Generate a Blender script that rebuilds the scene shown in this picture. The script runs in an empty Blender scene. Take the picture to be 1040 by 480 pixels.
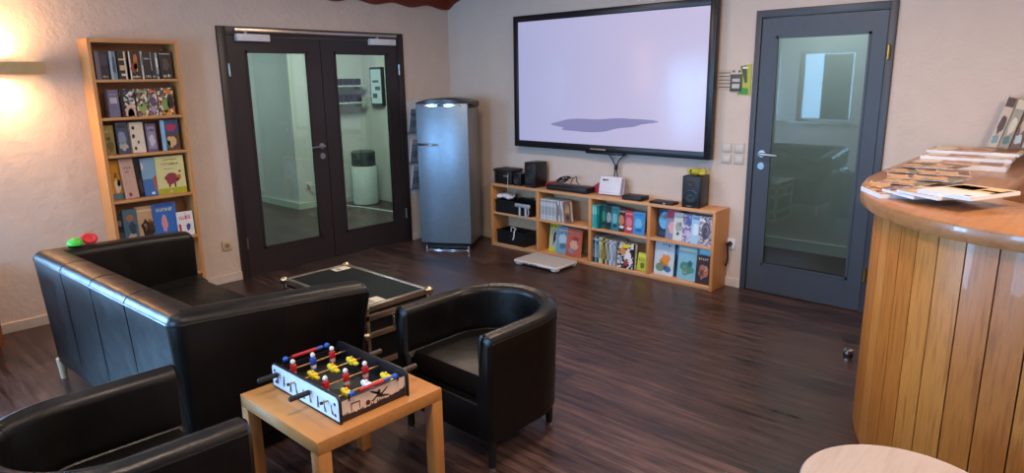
import bpy, bmesh, math, random
from mathutils import Vector, Matrix, Euler
PI = math.pi
SC = bpy.context.scene
COL = SC.collection

# ------------------------------------------------------------------ camera
cam_d = bpy.data.cameras.new('camera'); cam = bpy.data.objects.new('camera', cam_d); COL.objects.link(cam)
YAW, PITCH, ROLL, FPX = 0.7492, 0.2291, -0.0152, 687.055
f_ = Vector((-math.sin(YAW)*math.cos(PITCH), math.cos(YAW)*math.cos(PITCH), -math.sin(PITCH)))
r_ = Vector((math.cos(YAW), math.sin(YAW), 0)); u_ = r_.cross(f_)
c_, s_ = math.cos(ROLL), math.sin(ROLL)
R_, U_ = r_*c_+u_*s_, u_*c_-r_*s_
cam.matrix_world = Matrix(((R_.x, U_.x, -f_.x, 5.4336), (R_.y, U_.y, -f_.y, -4.9203), (R_.z, U_.z, -f_.z, 1.6202), (0, 0, 0, 1)))
cam_d.sensor_fit = 'HORIZONTAL'; cam_d.sensor_width = 36.0; cam_d.lens = 36.0*FPX/1040
cam_d.clip_start = 0.05
SC.camera = cam

# ------------------------------------------------------------------ light
SC.view_settings.view_transform = 'Standard'; SC.view_settings.look = 'None'
SC.view_settings.exposure = 0.35; SC.view_settings.gamma = 1.0
try: SC.view_settings.use_curve_mapping = False
except Exception: pass
world = bpy.data.worlds.new('sky'); SC.world = world; world.use_nodes = True
bg = world.node_tree.nodes['Background']; bg.inputs[0].default_value = (0.62, 0.80, 1.0, 1); bg.inputs[1].default_value = 1.2

def lin(h):
    h = h.lstrip('#'); o = []
    for i in (0, 2, 4):
        c = int(h[i:i+2], 16)/255
        o.append(c/12.92 if c <= .04045 else ((c+.055)/1.055)**2.4)
    return (*o, 1)

def area(name, loc, aim, sx, sy, power, color, spread=PI):
    d = bpy.data.lights.new(name, 'AREA'); d.shape = 'RECTANGLE'; d.size = sx; d.size_y = sy
    d.energy = power; d.color = color; d.spread = spread
    o = bpy.data.objects.new(name, d); COL.objects.link(o); o.location = loc
    o.rotation_euler = (Vector(aim)-Vector(loc)).to_track_quat('-Z', 'Z').to_euler()
    return o
COOL = (0.42, 0.70, 1.0); SKYB = (0.30, 0.58, 1.0); WARM = (1.0, 0.53, 0.23); NEUT = (1.0, 0.76, 0.59)
# daylight: the glazed terrace door in the left wall, beyond the photo's left edge, and the windows behind the viewer
area('terrace_daylight', (-0.24, -5.50, 1.20), (1.0, -5.5, 1.0), 1.25, 2.0, 500, SKYB)
area('window_daylight', (0.55, -6.95, 1.5), (0.9, 0, 0.9), 0.9, 1.1, 90, SKYB)
area('window_daylight', (1.68, -7.3, 1.5), (1.9, 0, 0.9), 2.6, 2.0, 75, SKYB)
area('window_daylight', (3.3, -6.95, 1.5), (3.0, 0, 0.9), 1.2, 1.1, 150, SKYB)
# warm fill lights added under the ceiling, without fixtures
for x, y, p in ((1.9, -1.9, 19), (3.6, -1.7, 25), (2.4, -4.5, 11), (4.2, -4.0, 26), (6.0, -2.2, 46)):
    area('ceiling_fill_light', (x, y, 2.58), (x, y, 0), 0.3, 0.3, p, NEUT)
# the up-and-down wall lamp
area('wall_lamp_light', (0.06, -3.90, 1.80), (0.02, -3.90, 2.6), 0.44, 0.05, 13, WARM)
area('wall_lamp_light', (0.06, -3.90, 1.665), (0.02, -3.90, 0), 0.44, 0.05, 13, WARM)
# unseen lights added to brighten the two rooms behind the glass doors
area('hall_fill_light', (-1.2, -0.4, 2.55), (-1.2, -0.4, 0), 0.6, 0.6, 46, (0.92, 1.0, 0.93))
area('hall_fill_light', (-3.2, -1.8, 2.55), (-3.2, -1.8, 0), 0.6, 0.6, 30, (0.78, 0.93, 1.0))
area('side_room_fill_light', (3.4, 0.8, 2.5), (3.4, 0.8, 0), 0.5, 0.5, 19, (0.92, 1.0, 1.0))

# ------------------------------------------------------------------ materials
MATS = {}
def base(name, col, rough=.5, metal=0, spec=.5, coat=0):
    m = bpy.data.materials.new(name); m.use_nodes = True
    b = m.node_tree.nodes['Principled BSDF']
    b.inputs['Base Color'].default_value = lin(col) if isinstance(col, str) else col
    b.inputs['Roughness'].default_value = rough; b.inputs['Metallic'].default_value = metal
    b.inputs['Specular IOR Level'].default_value = spec; b.inputs['Coat Weight'].default_value = coat
    return m, m.node_tree, b
def coords(nt, scale=(1, 1, 1), kind='Object'):
    tc = nt.nodes.new('ShaderNodeTexCoord'); mp = nt.nodes.new('ShaderNodeMapping')
    mp.inputs['Scale'].default_value = scale; nt.links.new(tc.outputs[kind], mp.inputs[0]); return mp.outputs[0]
def noise(nt, vec, scale, detail=4, rough=.55):
    n = nt.nodes.new('ShaderNodeTexNoise'); n.inputs['Scale'].default_value = scale
    n.inputs['Detail'].default_value = detail; n.inputs['Roughness'].default_value = rough
    nt.links.new(vec, n.inputs['Vector']); return n.outputs[0]
def ramp(nt, fac, stops, interp='LINEAR'):
    r = nt.nodes.new('ShaderNodeValToRGB'); r.color_ramp.interpolation = interp
    e = r.color_ramp.elements
    while len(e) < len(stops): e.new(0.5)
    for i, (p, c) in enumerate(stops): e[i].position = p; e[i].color = lin(c) if isinstance(c, str) else c
    nt.links.new(fac, r.inputs[0]); return r.outputs[0]
def bump(nt, b, h, strength, dist=.01):
    n = nt.nodes.new('ShaderNodeBump'); n.inputs['Strength'].default_value = strength; n.inputs['Distance'].default_value = dist
    nt.links.new(h, n.inputs['Height']); nt.links.new(n.outputs[0], b.inputs['Normal'])
def plain(col, rough=.5, metal=0, spec=.5, var=.06):
    k = (col, rough, metal, spec)
    if k in MATS: return MATS[k]
    m, nt, b = base('mat_'+col.strip('#'), col, rough, metal, spec)
    c = lin(col)
    n = noise(nt, coords(nt), 24)
    out = ramp(nt, n, [(.3, (*[x*(1-var) for x in c[:3]], 1)), (.7, (*[min(1, x*(1+var)) for x in c[:3]], 1))])
    nt.links.new(out, b.inputs['Base Color'])
    MATS[k] = m; return m
def wood(name, c1, c2, axis='z', rough=.4, fine=18, coat=0):
    m, nt, b = base(name, c1, rough, coat=coat)
    sc = {'x': (.7, 9, 9), 'y': (9, .7, 9), 'z': (9, 9, .7)}[axis]
    v = coords(nt, sc)
    n = noise(nt, v, fine/6, 6, .65)
    nt.links.new(ramp(nt, n, [(.3, c1), (.5, c2), (.72, c1)]), b.inputs['Base Color'])
    bump(nt, b, n, .08, .003); return m
def emit(name, col, st):
    m = bpy.data.materials.new(name); m.use_nodes = True; nt = m.node_tree; nt.nodes.clear()
    e = nt.nodes.new('ShaderNodeEmission'); e.inputs[0].default_value = lin(col); e.inputs[1].default_value = st
    o = nt.nodes.new('ShaderNodeOutputMaterial'); nt.links.new(e.outputs[0], o.inputs[0]); return m
def glass(name, tint, refl=1.0):
    m = bpy.data.materials.new(name); m.use_nodes = True; nt = m.node_tree; nt.nodes.clear()
    t = nt.nodes.new('ShaderNodeBsdfTransparent'); t.inputs[0].default_value = lin(tint)
    g = nt.nodes.new('ShaderNodeBsdfGlossy'); g.inputs['Roughness'].default_value = .02
    fr = nt.nodes.new('ShaderNodeFresnel'); fr.inputs[0].default_value = 1.5
    mul = nt.nodes.new('ShaderNodeMath'); mul.operation = 'MULTIPLY_ADD'; mul.inputs[1].default_value = refl; mul.inputs[2].default_value = .03*refl
    mx = nt.nodes.new('ShaderNodeMixShader'); o = nt.nodes.new('ShaderNodeOutputMaterial')
    nt.links.new(fr.outputs[0], mul.inputs[0]); nt.links.new(mul.outputs[0], mx.inputs[0])
    nt.links.new(t.outputs[0], mx.inputs[1]); nt.links.new(g.outputs[0], mx.inputs[2]); nt.links.new(mx.outputs[0], o.inputs[0]); return m
def patterned(name, cols, scale=30, rough=.35, bg=None):
    m, nt, b = base(name, cols[0], rough)
    v = nt.nodes.new('ShaderNodeTexVoronoi'); v.inputs['Scale'].default_value = scale
    nt.links.new(coords(nt), v.inputs['Vector'])
    sep = nt.nodes.new('ShaderNodeSeparateColor'); nt.links.new(v.outputs['Color'], sep.inputs[0])
    k = len(cols)
    nt.links.new(ramp(nt, sep.outputs[0], [(i/k, c) for i, c in enumerate(cols)], 'CONSTANT'), b.inputs['Base Color']); return m

def wall_mat(name, c, bstr=.35):
    m, nt, b = base(name, c, .85, spec=.25)
    v = coords(nt)
    n1 = noise(nt, v, 7, 5, .6); n2 = noise(nt, v, 40, 3)
    add = nt.nodes.new('ShaderNodeMath'); add.operation = 'MULTIPLY_ADD'; add.inputs[1].default_value = .25
    nt.links.new(n2, add.inputs[0]); nt.links.new(n1, add.inputs[2])
    bump(nt, b, add.outputs[0], bstr, .03)
    cc = lin(c); nt.links.new(ramp(nt, n1, [(.3, (*[x*.95 for x in cc[:3]], 1)), (.7, cc)]), b.inputs['Base Color']); return m
M_wall = wall_mat('plaster_wall', '#cfc0b4')
M_wall2 = wall_mat('hall_wall', '#c9ccc6', .1)
M_ceil = wall_mat('ceiling_paint', '#cfc8c0', .1)
def floor_mat():
    m, nt, b = base('dark_plank_floor', '#33231e', .34, spec=.5)
    v = coords(nt)
    br = nt.nodes.new('ShaderNodeTexBrick'); nt.links.new(v, br.inputs['Vector'])
    br.inputs['Color1'].default_value = (.25, .25, .25, 1); br.inputs['Color2'].default_value = (.8, .8, .8, 1); br.inputs['Mortar'].default_value = (0, 0, 0, 1)
    br.inputs['Scale'].default_value = 1; br.inputs['Mortar Size'].default_value = .002; br.inputs['Brick Width'].default_value = 1.25; br.inputs['Row Height'].default_value = .16
    br.offset = .37; br.inputs['Bias'].default_value = 0
    n = noise(nt, coords(nt, (1.0, 11, 1)), 2.6, 8, .68)
    a = nt.nodes.new('ShaderNodeMath'); a.operation = 'MULTIPLY_ADD'; a.inputs[1].default_value = .22
    s = nt.nodes.new('ShaderNodeSeparateColor'); nt.links.new(br.outputs['Color'], s.inputs[0])
    nt.links.new(s.outputs[0], a.inputs[0]); nt.links.new(n, a.inputs[2])
    nt.links.new(ramp(nt, a.outputs[0], [(.32, '#0f0908'), (.5, '#271916'), (.66, '#47332e'), (.85, '#67504a')]), b.inputs['Base Color'])
    nt.links.new(ramp(nt, n, [(.3, (.26,)*3+(1,)), (.7, (.44,)*3+(1,))]), b.inputs['Roughness'])
    bump(nt, b, a.outputs[0], .2, .004); return m
M_floor = floor_mat()
def leather(name, c='#0b0807', rough=.38):
    m, nt, b = base(name, c, rough, spec=.32)
    v = coords(nt)
    vo = nt.nodes.new('ShaderNodeTexVoronoi'); vo.inputs['Scale'].default_value = 260; nt.links.new(v, vo.inputs['Vector'])
    n = noise(nt, v, 9, 4)
    a = nt.nodes.new('ShaderNodeMath'); a.operation = 'MULTIPLY_ADD'; a.inputs[1].default_value = .06; nt.links.new(vo.outputs['Distance'], a.inputs[0]); nt.links.new(n, a.inputs[2])
    bump(nt, b, a.outputs[0], .22, .02)
    nt.links.new(ramp(nt, n, [(.3, (rough-.05,)*3+(1,)), (.7, (rough+.08,)*3+(1,))]), b.inputs['Roughness']); return m
M_leather = leather('black_leather', '#090706', .37)
M_anth = plain('#2b2426', .42)
M_anth2 = plain('#3c4048', .45)
M_steel = plain('#b9bbbd', .28, 1)
M_chrome = plain('#d8dadc', .14, 1)
M_alu = plain('#c9beb2', .35, 1)
M_white = plain('#d9dade', .45)
M_black = plain('#0d0d0f', .45)
M_dark = plain('#1b1c20', .55)
M_rubber = plain('#121212', .8)
M_beech = wood('beech_shelf', '#c08a5c', '#cf9d70', 'x', .45)
M_beechz = wood('beech_upright', '#b97e46', '#c98f56', 'z', .45)
M_lack = wood('birch_effect_top', '#a8703a', '#b87f46', 'x', .4)
M_pale = wood('pale_birch', '#a3948c', '#b0a29a', 'y', .5)
M_bar = wood('honey_pine', '#8f5119', '#b56f2c', 'z', .42, 26, .08)
M_bartop = wood('honey_counter', '#8f5a33', '#a57245', 'y', .32, 16, .25)
M_redwood = wood('red_brown_wood', '#5c1c08', '#742a10', 'y', .5)
M_skirt = plain('#cfc4b8', .5)
M_paper = plain('#dcd8cf', .8)
M_glassA = glass('door_glass_green', '#dfe9e5', .8); M_clear = glass('window_glass', '#f4f8f8', .8)
M_glassB = glass('door_glass_grey', '#cdd8d9', 1.5)
M_brass = plain('#b08a4a', .3, 1)

# ------------------------------------------------------------------ mesh builder
class G:
    def __init__(s): s.bm = bmesh.new(); s.m = 0; s.T = None
    def _fin(s, verts, faces=None):
        if s.T is not None: bmesh.ops.transform(s.bm, matrix=s.T, verts=verts)
        fs = faces if faces is not None else {f for v in verts for f in v.link_faces}
        for f in fs: f.material_index = s.m
        return verts
    def box(s, x0, x1, y0, y1, z0, z1, bev=0, seg=2, m=None):
        if m is not None: s.m = m
        r = bmesh.ops.create_cube(s.bm, size=1); vs = r['verts']
        for v in vs: v.co = Vector(((x0+x1)/2+v.co.x*(x1-x0), (y0+y1)/2+v.co.y*(y1-y0), (z0+z1)/2+v.co.z*(z1-z0)))
        if bev:
            es = list({e for v in vs for e in v.link_edges})
            r = bmesh.ops.bevel(s.bm, geom=es, offset=bev, segments=seg, affect='EDGES', profile=.5)
            vs = list({v for f in r['faces'] for v in f.verts} | {v for v in vs if v.is_valid})
            grow = set(vs)
            for v in vs:
                for f in v.link_faces: grow.update(f.verts)
            vs = list(grow)
        return s._fin(vs)
    def cyl(s, p0, p1, r, r2=None, seg=16, m=None, cap=True):
        if m is not None: s.m = m
        p0, p1 = Vector(p0), Vector(p1); d = p1-p0; r2 = r if r2 is None else r2
        q = bmesh.ops.create_cone(s.bm, cap_ends=cap, segments=seg, radius1=r, radius2=r2, depth=d.length)
        M = Matrix.Translation((p0+p1)/2) @ d.to_track_quat('Z', 'Y').to_matrix().to_4x4()
        bmesh.ops.transform(s.bm, matrix=M, verts=q['verts']); return s._fin(q['verts'])
    def ball(s, c, rx, ry=None, rz=None, m=None, seg=14):
        if m is not None: s.m = m
        q = bmesh.ops.create_uvsphere(s.bm, u_segments=seg, v_segments=max(6, seg*2//3), radius=1)
        for v in q['verts']: v.co = Vector((c[0]+v.co.x*rx, c[1]+v.co.y*(ry or rx), c[2]+v.co.z*(rz or rx)))
        return s._fin(q['verts'])
    def tube(s, pts, r, seg=8, m=None, closed=False):
        if m is not None: s.m = m
        pts = [Vector(p) for p in pts]; rings = []; n = len(pts); up = Vector((0, 0, 1))
        prev = None
        for i, p in enumerate(pts):
            a = pts[i-1] if (i or closed) else p; b = pts[(i+1) % n] if (i < n-1 or closed) else p
            t = (b-a).normalized()
            x = t.cross(up) if prev is None else prev-t*prev.dot(t)
            if x.length < 1e-4: x = t.cross(Vector((1, 0, 0)))
            x.normalize(); prev = x; y = t.cross(x)
            rings.append([s.bm.verts.new(p+(x*math.cos(2*PI*k/seg)+y*math.sin(2*PI*k/seg))*r) for k in range(seg)])
        fs = []
        for i in range(n if closed else n-1):
            A, B = rings[i], rings[(i+1) % n]
            for k in range(seg): fs.append(s.bm.faces.new((A[k], A[(k+1) % seg], B[(k+1) % seg], B[k])))
        if not closed: fs += [s.bm.faces.new(rings[0][::-1]), s.bm.faces.new(rings[-1])]
        return s._fin([v for r_ in rings for v in r_], fs)
    def prism(s, poly, a, b, axis='z', m=None, bev=0):
        """extrude a 2D outline between a and b along an axis (z: x,y; y: x,z; x: y,z)"""
        if m is not None: s.m = m
        def P(u, v, w): return {'z': (u, v, w), 'y': (u, w, v), 'x': (w, u, v)}[axis]
        A = [s.bm.verts.new(P(u, v, a)) for u, v in poly]; B = [s.bm.verts.new(P(u, v, b)) for u, v in poly]; n = len(poly)
        fs = [s.bm.faces.new(A[::-1]), s.bm.faces.new(B)]
        for i in range(n): fs.append(s.bm.faces.new((A[i], A[(i+1) % n], B[(i+1) % n], B[i])))
        bmesh.ops.recalc_face_normals(s.bm, faces=fs)
        vs = A+B
        if bev:
            es = [e for f in fs[:2] for e in f.edges]
            r = bmesh.ops.bevel(s.bm, geom=list(set(es)), offset=bev, segments=2, affect='EDGES', profile=.5)
            vs = list({v for f in r['faces'] for v in f.verts} | {v for v in vs if v.is_valid})
            g = set(vs)
            for v in vs:
                for f in v.link_faces: g.update(f.verts)
            vs = list(g)
        return s._fin(vs)
    def lathe(s, prof, c=(0, 0, 0), seg=24, m=None):
        if m is not None: s.m = m
        rings = []
        for r, z in prof: rings.append([s.bm.verts.new((c[0]+r*math.cos(2*PI*k/seg), c[1]+r*math.sin(2*PI*k/seg), c[2]+z)) for k in range(seg)])
        fs = []
        for A, B in zip(rings, rings[1:]):
            for k in range(seg): fs.append(s.bm.faces.new((A[k], A[(k+1) % seg], B[(k+1) % seg], B[k])))
        fs += [s.bm.faces.new(rings[0][::-1]), s.bm.faces.new(rings[-1])]
        return s._fin([v for r_ in rings for v in r_], fs)
    def grid(s, rows, cap=True, m=None, closed=True):
        """skin a list of equal-length closed sections"""
        if m is not None: s.m = m
        R = [[s.bm.verts.new(p) for p in r] for r in rows]; fs = []; n = len(R[0])
        for A, B in zip(R, R[1:]):
            for k in range(n if closed else n-1): fs.append(s.bm.faces.new((A[k], A[(k+1) % n], B[(k+1) % n], B[k])))
        if cap: fs += [s.bm.faces.new(R[0][::-1]), s.bm.faces.new(R[-1])]
        return s._fin([v for r in R for v in r], fs)
    def build(s, name, mats, parent=None, smooth=True, loc=None):
        bmesh.ops.recalc_face_normals(s.bm, faces=s.bm.faces[:])
        me = bpy.data.meshes.new(name); s.bm.to_mesh(me); s.bm.free()
        for m in (mats if isinstance(mats, (list, tuple)) else [mats]): me.materials.append(m)
        if smooth:
            me.polygons.foreach_set('use_smooth', [True]*len(me.polygons)); me.set_sharp_from_angle(angle=.7)
        o = bpy.data.objects.new(name, me); COL.objects.link(o)
        if parent: o.parent = parent
        if loc: o.location = loc
        return o

def thing(name, label, cat, loc=(0, 0, 0), rz=0, group=None, rot=None):
    o = bpy.data.objects.new(name, None); COL.objects.link(o); o.empty_display_size = .1
    o.location = loc; o.rotation_euler = rot if rot else (0, 0, rz)
    o['label'] = label; o['category'] = cat
    if group: o['group'] = group
    return o
def tag(o, label, cat, group=None):
    o['label'] = label; o['category'] = cat
    if group: o['group'] = group
    return o
def struct(o): o['kind'] = 'structure'; return o
def sroot(name, loc=(0, 0, 0)):
    o = bpy.data.objects.new(name, None); COL.objects.link(o); o.location = loc; o['kind'] = 'structure'; return o
def dup(root, loc, rz, label, group=None):
    r = root.copy(); COL.objects.link(r); r.location = loc; r.rotation_euler = (0, 0, rz); r['label'] = label
    if group: r['group'] = group
    for ch in list(root.children):
        c = ch.copy(); COL.objects.link(c); c.parent = r
        for g in list(ch.children):
            d = g.copy(); COL.objects.link(d); d.parent = c
    return r

# ================================================================== SETTING
g = G(); g.box(-5, 7.2, -6.6, 3, -.1, 0); struct(g.build('floor', M_floor, smooth=False))
g = G(); g.box(-5, 7.2, -6.6, 3, 2.62, 2.72); struct(g.build('ceiling', M_ceil, smooth=False))
# wall with the double door (x = 0)
g = G(); g.box(-.2, 0, -4.85, -2.443, 0, 2.62); g.box(-.2, 0, -6.6, -6.15, 0, 2.62); g.box(-.2, 0, -6.15, -4.85, 2.25, 2.62); g.box(-.2, 0, -.614, .15, 0, 2.62); g.box(-.2, 0, -2.443, -.614, 2.057, 2.62)
struct(g.build('wall_left', M_wall, smooth=False))
# wall with the screen (y = 0)
g = G(); g.box(0, 3.289, 0, .15, 0, 2.62); g.box(4.2, 7.2, 0, .15, 0, 2.62); g.box(3.289, 4.2, 0, .15, 2.064, 2.62)
struct(g.build('wall_back', M_wall, smooth=False))
g = G(); g.box(7.0, 7.2, -6.6, 0, 0, 2.62); struct(g.build('wall_right', M_wall, smooth=False))
# wall behind the viewer, with three windows
WIN = [(0.15, 0.95), (1.25, 2.10), (2.7, 3.9)]
g = G(); g.box(0, 7.0, -6.6, -6.35, 0, .88); g.box(0, 7.0, -6.6, -6.35, 1.98, 2.62)
xs = [0]+[v for w in WIN for v in w]+[7.0]
for a, b in zip(xs[::2], xs[1::2]): g.box(a, b, -6.6, -6.35, .88, 1.98)
struct(g.build('wall_front', M_wall, smooth=False))
M_frame_w = plain('#c8c8c4', .4)
for i, (a, b) in enumerate(WIN):
    r = sroot('window_%d' % (i+1), ((a+b)/2, -6.45, .88)); w = (b-a)/2
    g = G()
    g.box(-w, -w+.05, -.03, .03, 0, 1.1); g.box(w-.05, w, -.03, .03, 0, 1.1); g.box(-w+.05, w-.05, -.03, .03, 0, .05); g.box(-w+.05, w-.05, -.03, .03, 1.05, 1.1)
    g.build('window_frame', M_frame_w, r)
    g = G(); g.box(-w+.05, w-.05, -.004, .004, .05, 1.05); g.build('window_pane', M_clear, r)
    g = G(); g.box(-w-.05, w+.05, .03, .2, -.03, 0, .004); g.build('window_sill', M_frame_w, r)
    if i == 1:
        g = G()
        for k in range(26):
            z = .045+k*.038
            g.prism([(-.008, z), (.008, z+.042), (.009, z+.043), (-.007, z+.001)], -w+.36, w-.06, 'x')
        o = g.build('venetian_blind', plain('#39424a', .6), r); o.location = (0, .055, 0)
r = sroot('window_4', (-.1, -5.5, 0))
g = G()
for a, b in ((-.65, -.58), (-.04, .04), (.58, .65)): g.box(-.03, .03, a, b, 0, 2.25)
for a, b in ((-.58, -.04), (.04, .58)): g.box(-.03, .03, a, b, 0, .08); g.box(-.03, .03, a, b, 2.18, 2.25)
g.build('window_frame', M_frame_w, r)
for a, b in ((-.58, -.04), (.04, .58)):
    g = G(); g.box(-.004, .004, a, b, .08, 2.18); g.build('window_pane', M_clear, r)
# baseboards
g = G(); g.box(0, .016, -4.85, -2.443, 0, .07, .003); g.box(0, .016, -.614, 0, 0, .07, .003); struct(g.build('baseboard_left', M_skirt, smooth=False))
g = G(); g.box(.016, 3.289, -.016, 0, 0, .07, .003); g.box(4.2, 7, -.016, 0, 0, .07, .003); struct(g.build('baseboard_back', M_skirt, smooth=False))

# hall behind the double door
g = G(); g.box(-4.4, -2.5, -.44, 3, 0, 2.62); struct(g.build('wall_hall', M_wall2, smooth=False))
g = G(); g.box(-5, -4.4, -4.2, 3, 0, 2.62); g.box(-4.4, -.2, -4.2, -4.0, 0, 2.62); struct(g.build('wall_hall_far', M_wall2, smooth=False))
g = G(); g.box(-2.5, -.2, .66, .8, 0, 2.62); struct(g.build('wall_hall_side', M_wall2, smooth=False))
g = G(); g.box(-2.5, -2.484, -.44, .66, 0, .08); g.box(-4.4, -2.484, -.456, -.44, 0, .08); struct(g.build('baseboard_hall', plain('#b9c6b8', .5), smooth=False))
r = sroot('door_3', (-1.05, .655, 0))
g = G(); g.box(-.75, .72, -.05, 0, 0, 2.3, .004); g.build('door_leaf', plain('#2a3d42', .45), r)
g = G(); g.cyl((-.6, -.11, 1.05), (-.48, -.11, 1.05), .01); g.cyl((-.6, -.11, 1.05), (-.6, -.05, 1.05), .01); g.build('door_handle', M_steel, r)
# room behind the single door
g = G(); g.box(1.5, 5.2, 1.45, 1.6, 0, 2.62); struct(g.build('wall_side_room', M_wall2, smooth=False))
g = G(); g.box(1.4, 1.5, .15, 1.6, 0, 2.62); g.box(5.2, 5.3, .15, 1.6, 0, 2.62); struct(g.build('wall_side_room_ends', M_wall2, smooth=False))
g = G(); g.box(1.5, 5.2, 1.43, 1.45, 0, .1); struct(g.build('baseboard_side_room', plain('#c3cdc6', .5), smooth=False))

# ---- double glass door (door_1)
def lever(parent, mat, y, z, side, axis='x'):
    """lever handle and key rose on a leaf; axis = outward direction"""
    g = G()
    if axis == 'x':
        g.cyl((0, 0, z), (.012, 0, z), .026); g.cyl((.01, 0, z), (.055, 0, z), .011)
        g.tube([(.055, 0, z), (.058, side*.02, z), (.058, side*.13, z-.004)], .0105, 10)
        g.cyl((0, 0, z-.09), (.012, 0, z-.09), .026)
    else:
        g.cyl((0, 0, z), (0, -.012, z), .026); g.cyl((0, -.01, z), (0, -.055, z), .011)
        g.tube([(0, -.055, z), (side*.02, -.058, z), (side*.13, -.058, z-.004)], .0105, 10)
        g.cyl((0, 0, z-.09), (0, -.012, z-.09), .026)
    return g.build('door_handle', mat, parent)
d1 = sroot('door_1', (0, -1.53, 0))
Y = lambda y: y+1.53
g = G(); g.box(-.1, .02, Y(-2.443), Y(-2.375), 0, 2.057, .003); g.box(-.1, .02, Y(-.682), Y(-.614), 0, 2.057, .003); g.box(-.1, .02, Y(-2.375), Y(-.682), 1.99, 2.057, .003)
g.build('door_frame', M_anth, d1)
def leafA(ya, yb, ga, gb):
    l = bpy.data.objects.new('door_leaf', None)
    g = G(); x0, x1 = -.045, .008; z0, z1 = .008, 1.985; gz0, gz1 = .225, 1.872
    g.box(x0, x1, Y(ya), Y(ga), z0, z1); g.box(x0, x1, Y(gb), Y(yb), z0, z1); g.box(x0, x1, Y(ga), Y(gb), z0, gz0); g.box(x0, x1, Y(ga), Y(gb), gz1, z1)
    for (a, b, c, d) in ((ga, ga+.018, gz0, gz1), (gb-.018, gb, gz0, gz1), (ga, gb, gz0, gz0+.018), (ga, gb, gz1-.018, gz1)):
        g.box(x1-.002, x1+.006, Y(a), Y(b), c, d)
    l = g.build('door_leaf', M_anth, d1, smooth=False)
    g = G(); g.box(-.022, -.016, Y(ga), Y(gb), gz0, gz1); g.build('glass_pane', M_glassA, l, smooth=False)
    return l
lL = leafA(-2.371, -1.533, -2.225, -1.655); lR = leafA(-1.527, -.686, -1.395, -.800)
o = lever(lL, M_steel, 0, 1.055, -1); o.location = (.008, Y(-1.59), 0)
for l, yy in ((lL, -2.375), (lR, -.682)):
    for z in (.3, 1.72):
        g = G(); g.cyl((.024, Y(yy), z-.05), (.024, Y(yy), z+.05), .009); g.build('hinge', M_steel, l)
for l, (a, b) in ((lL, (-2.30, -2.02)), (lR, (-1.02, -.73))):
    g = G(); g.box(.008, .058, Y(a), Y(b), 1.945, 2.0, .003); g.build('door_closer', M_white, l)
    c = (a+b)/2-.06
    g = G(); g.box(.028, .044, Y(c)-.012, Y(c)+.012, 2.0, 2.02); g.build('closer_arm', M_steel, l)
g = G(); g.box(.02, .05, Y(-2.31), Y(-.715), 2.018, 2.042, .002); g.build('closer_rail', M_alu, d1)

# ---- single glass door (door_2)
d2 = sroot('door_2', (3.7445, 0, 0))
X = lambda x: x-3.7445
g = G(); g.box(X(3.289), X(3.33), -.02, .1, 0, 2.064, .003); g.box(X(4.155), X(4.2), -.02, .1, 0, 2.064, .003); g.box(X(3.33), X(4.155), -.02, .1, 2.012, 2.064, .003)
g.build('door_frame', M_anth2, d2)
g = G(); xa, xb, ga, gb = X(3.335), X(4.150), X(3.440), X(4.058); z0, z1, c, d = .008, 2.006, .215, 1.882
g.box(xa, ga, -.008, .04, z0, z1); g.box(gb, xb, -.008, .04, z0, z1); g.box(ga, gb, -.008, .04, z0, c); g.box(ga, gb, -.008, .04, d, z1)
for (a, b, e, f) in ((ga, ga+.016, c, d), (gb-.016, gb, c, d), (ga, gb, c, c+.016), (ga, gb, d-.016, d)): g.box(a, b, -.014, -.006, e, f)
l2 = g.build('door_leaf', M_anth2, d2, smooth=False)
g = G(); g.box(ga, gb, .014, .020, c, d); g.build('glass_pane', M_glassB, l2, smooth=False)
o = lever(l2, M_steel, 0, 1.055, 1, 'y'); o.location = (X(3.395), -.008, 0)
for z in (.28, 1.75):
    g = G(); g.cyl((X(4.172), -.03, z-.045), (X(4.172), -.03, z+.045), .010); g.build('hinge', M_brass, l2)

# ---- wavy board under the ceiling in the corner
v = thing('wooden_valance', 'dark red-brown wooden board with a wavy lower edge under the ceiling in the corner', 'valance', (0, -.85, 2.31))
low = []
for k in range(61):
    y = -1.70+1.70*k/60
    low.append((y+.85, .016-.015*math.cos(2*PI*(y+.92)/.43)))
g = G(); g.prism(low+[(.85, .3), (-.85, .3)], .002, .03, 'x'); g.build('long_board', M_redwood, v)
pts = [(.03, .006), (.06, .022), (.1, .05), (.15, .07), (.22, .09), (.3, .12), (.3, .3), (.03, .3)]
g = G(); g.prism(pts, .82, .848, 'y'); g.build('end_board', M_redwood, v)

# ---- wall lamp
wl = thing('wall_lamp', 'cream up-and-down wall lamp glowing on the plaster left of the tall bookcase', 'wall lamp', (0, -3.90, 1.733))
g = G(); g.prism([(-.26, -.038), (.26, -.038), (.26, .038), (-.26, .038)], .085, .1, 'x'); 
g.box(.0, .085, -.26, -.25, -.038, .038); g.box(.0, .085, .25, .26, -.038, .038); g.build('lamp_shade', plain('#b99a6a', .6), wl)
g = G(); g.box(.002, .02, -.25, .25, -.03, .03); g.build('back_plate', M_white, wl)
g = G(); g.cyl((.045, -.23, 0), (.045, .23, 0), .012); g.build('lamp_tube', emit('lamp_tube_glow', '#ffd9a0', 12), wl)

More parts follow.
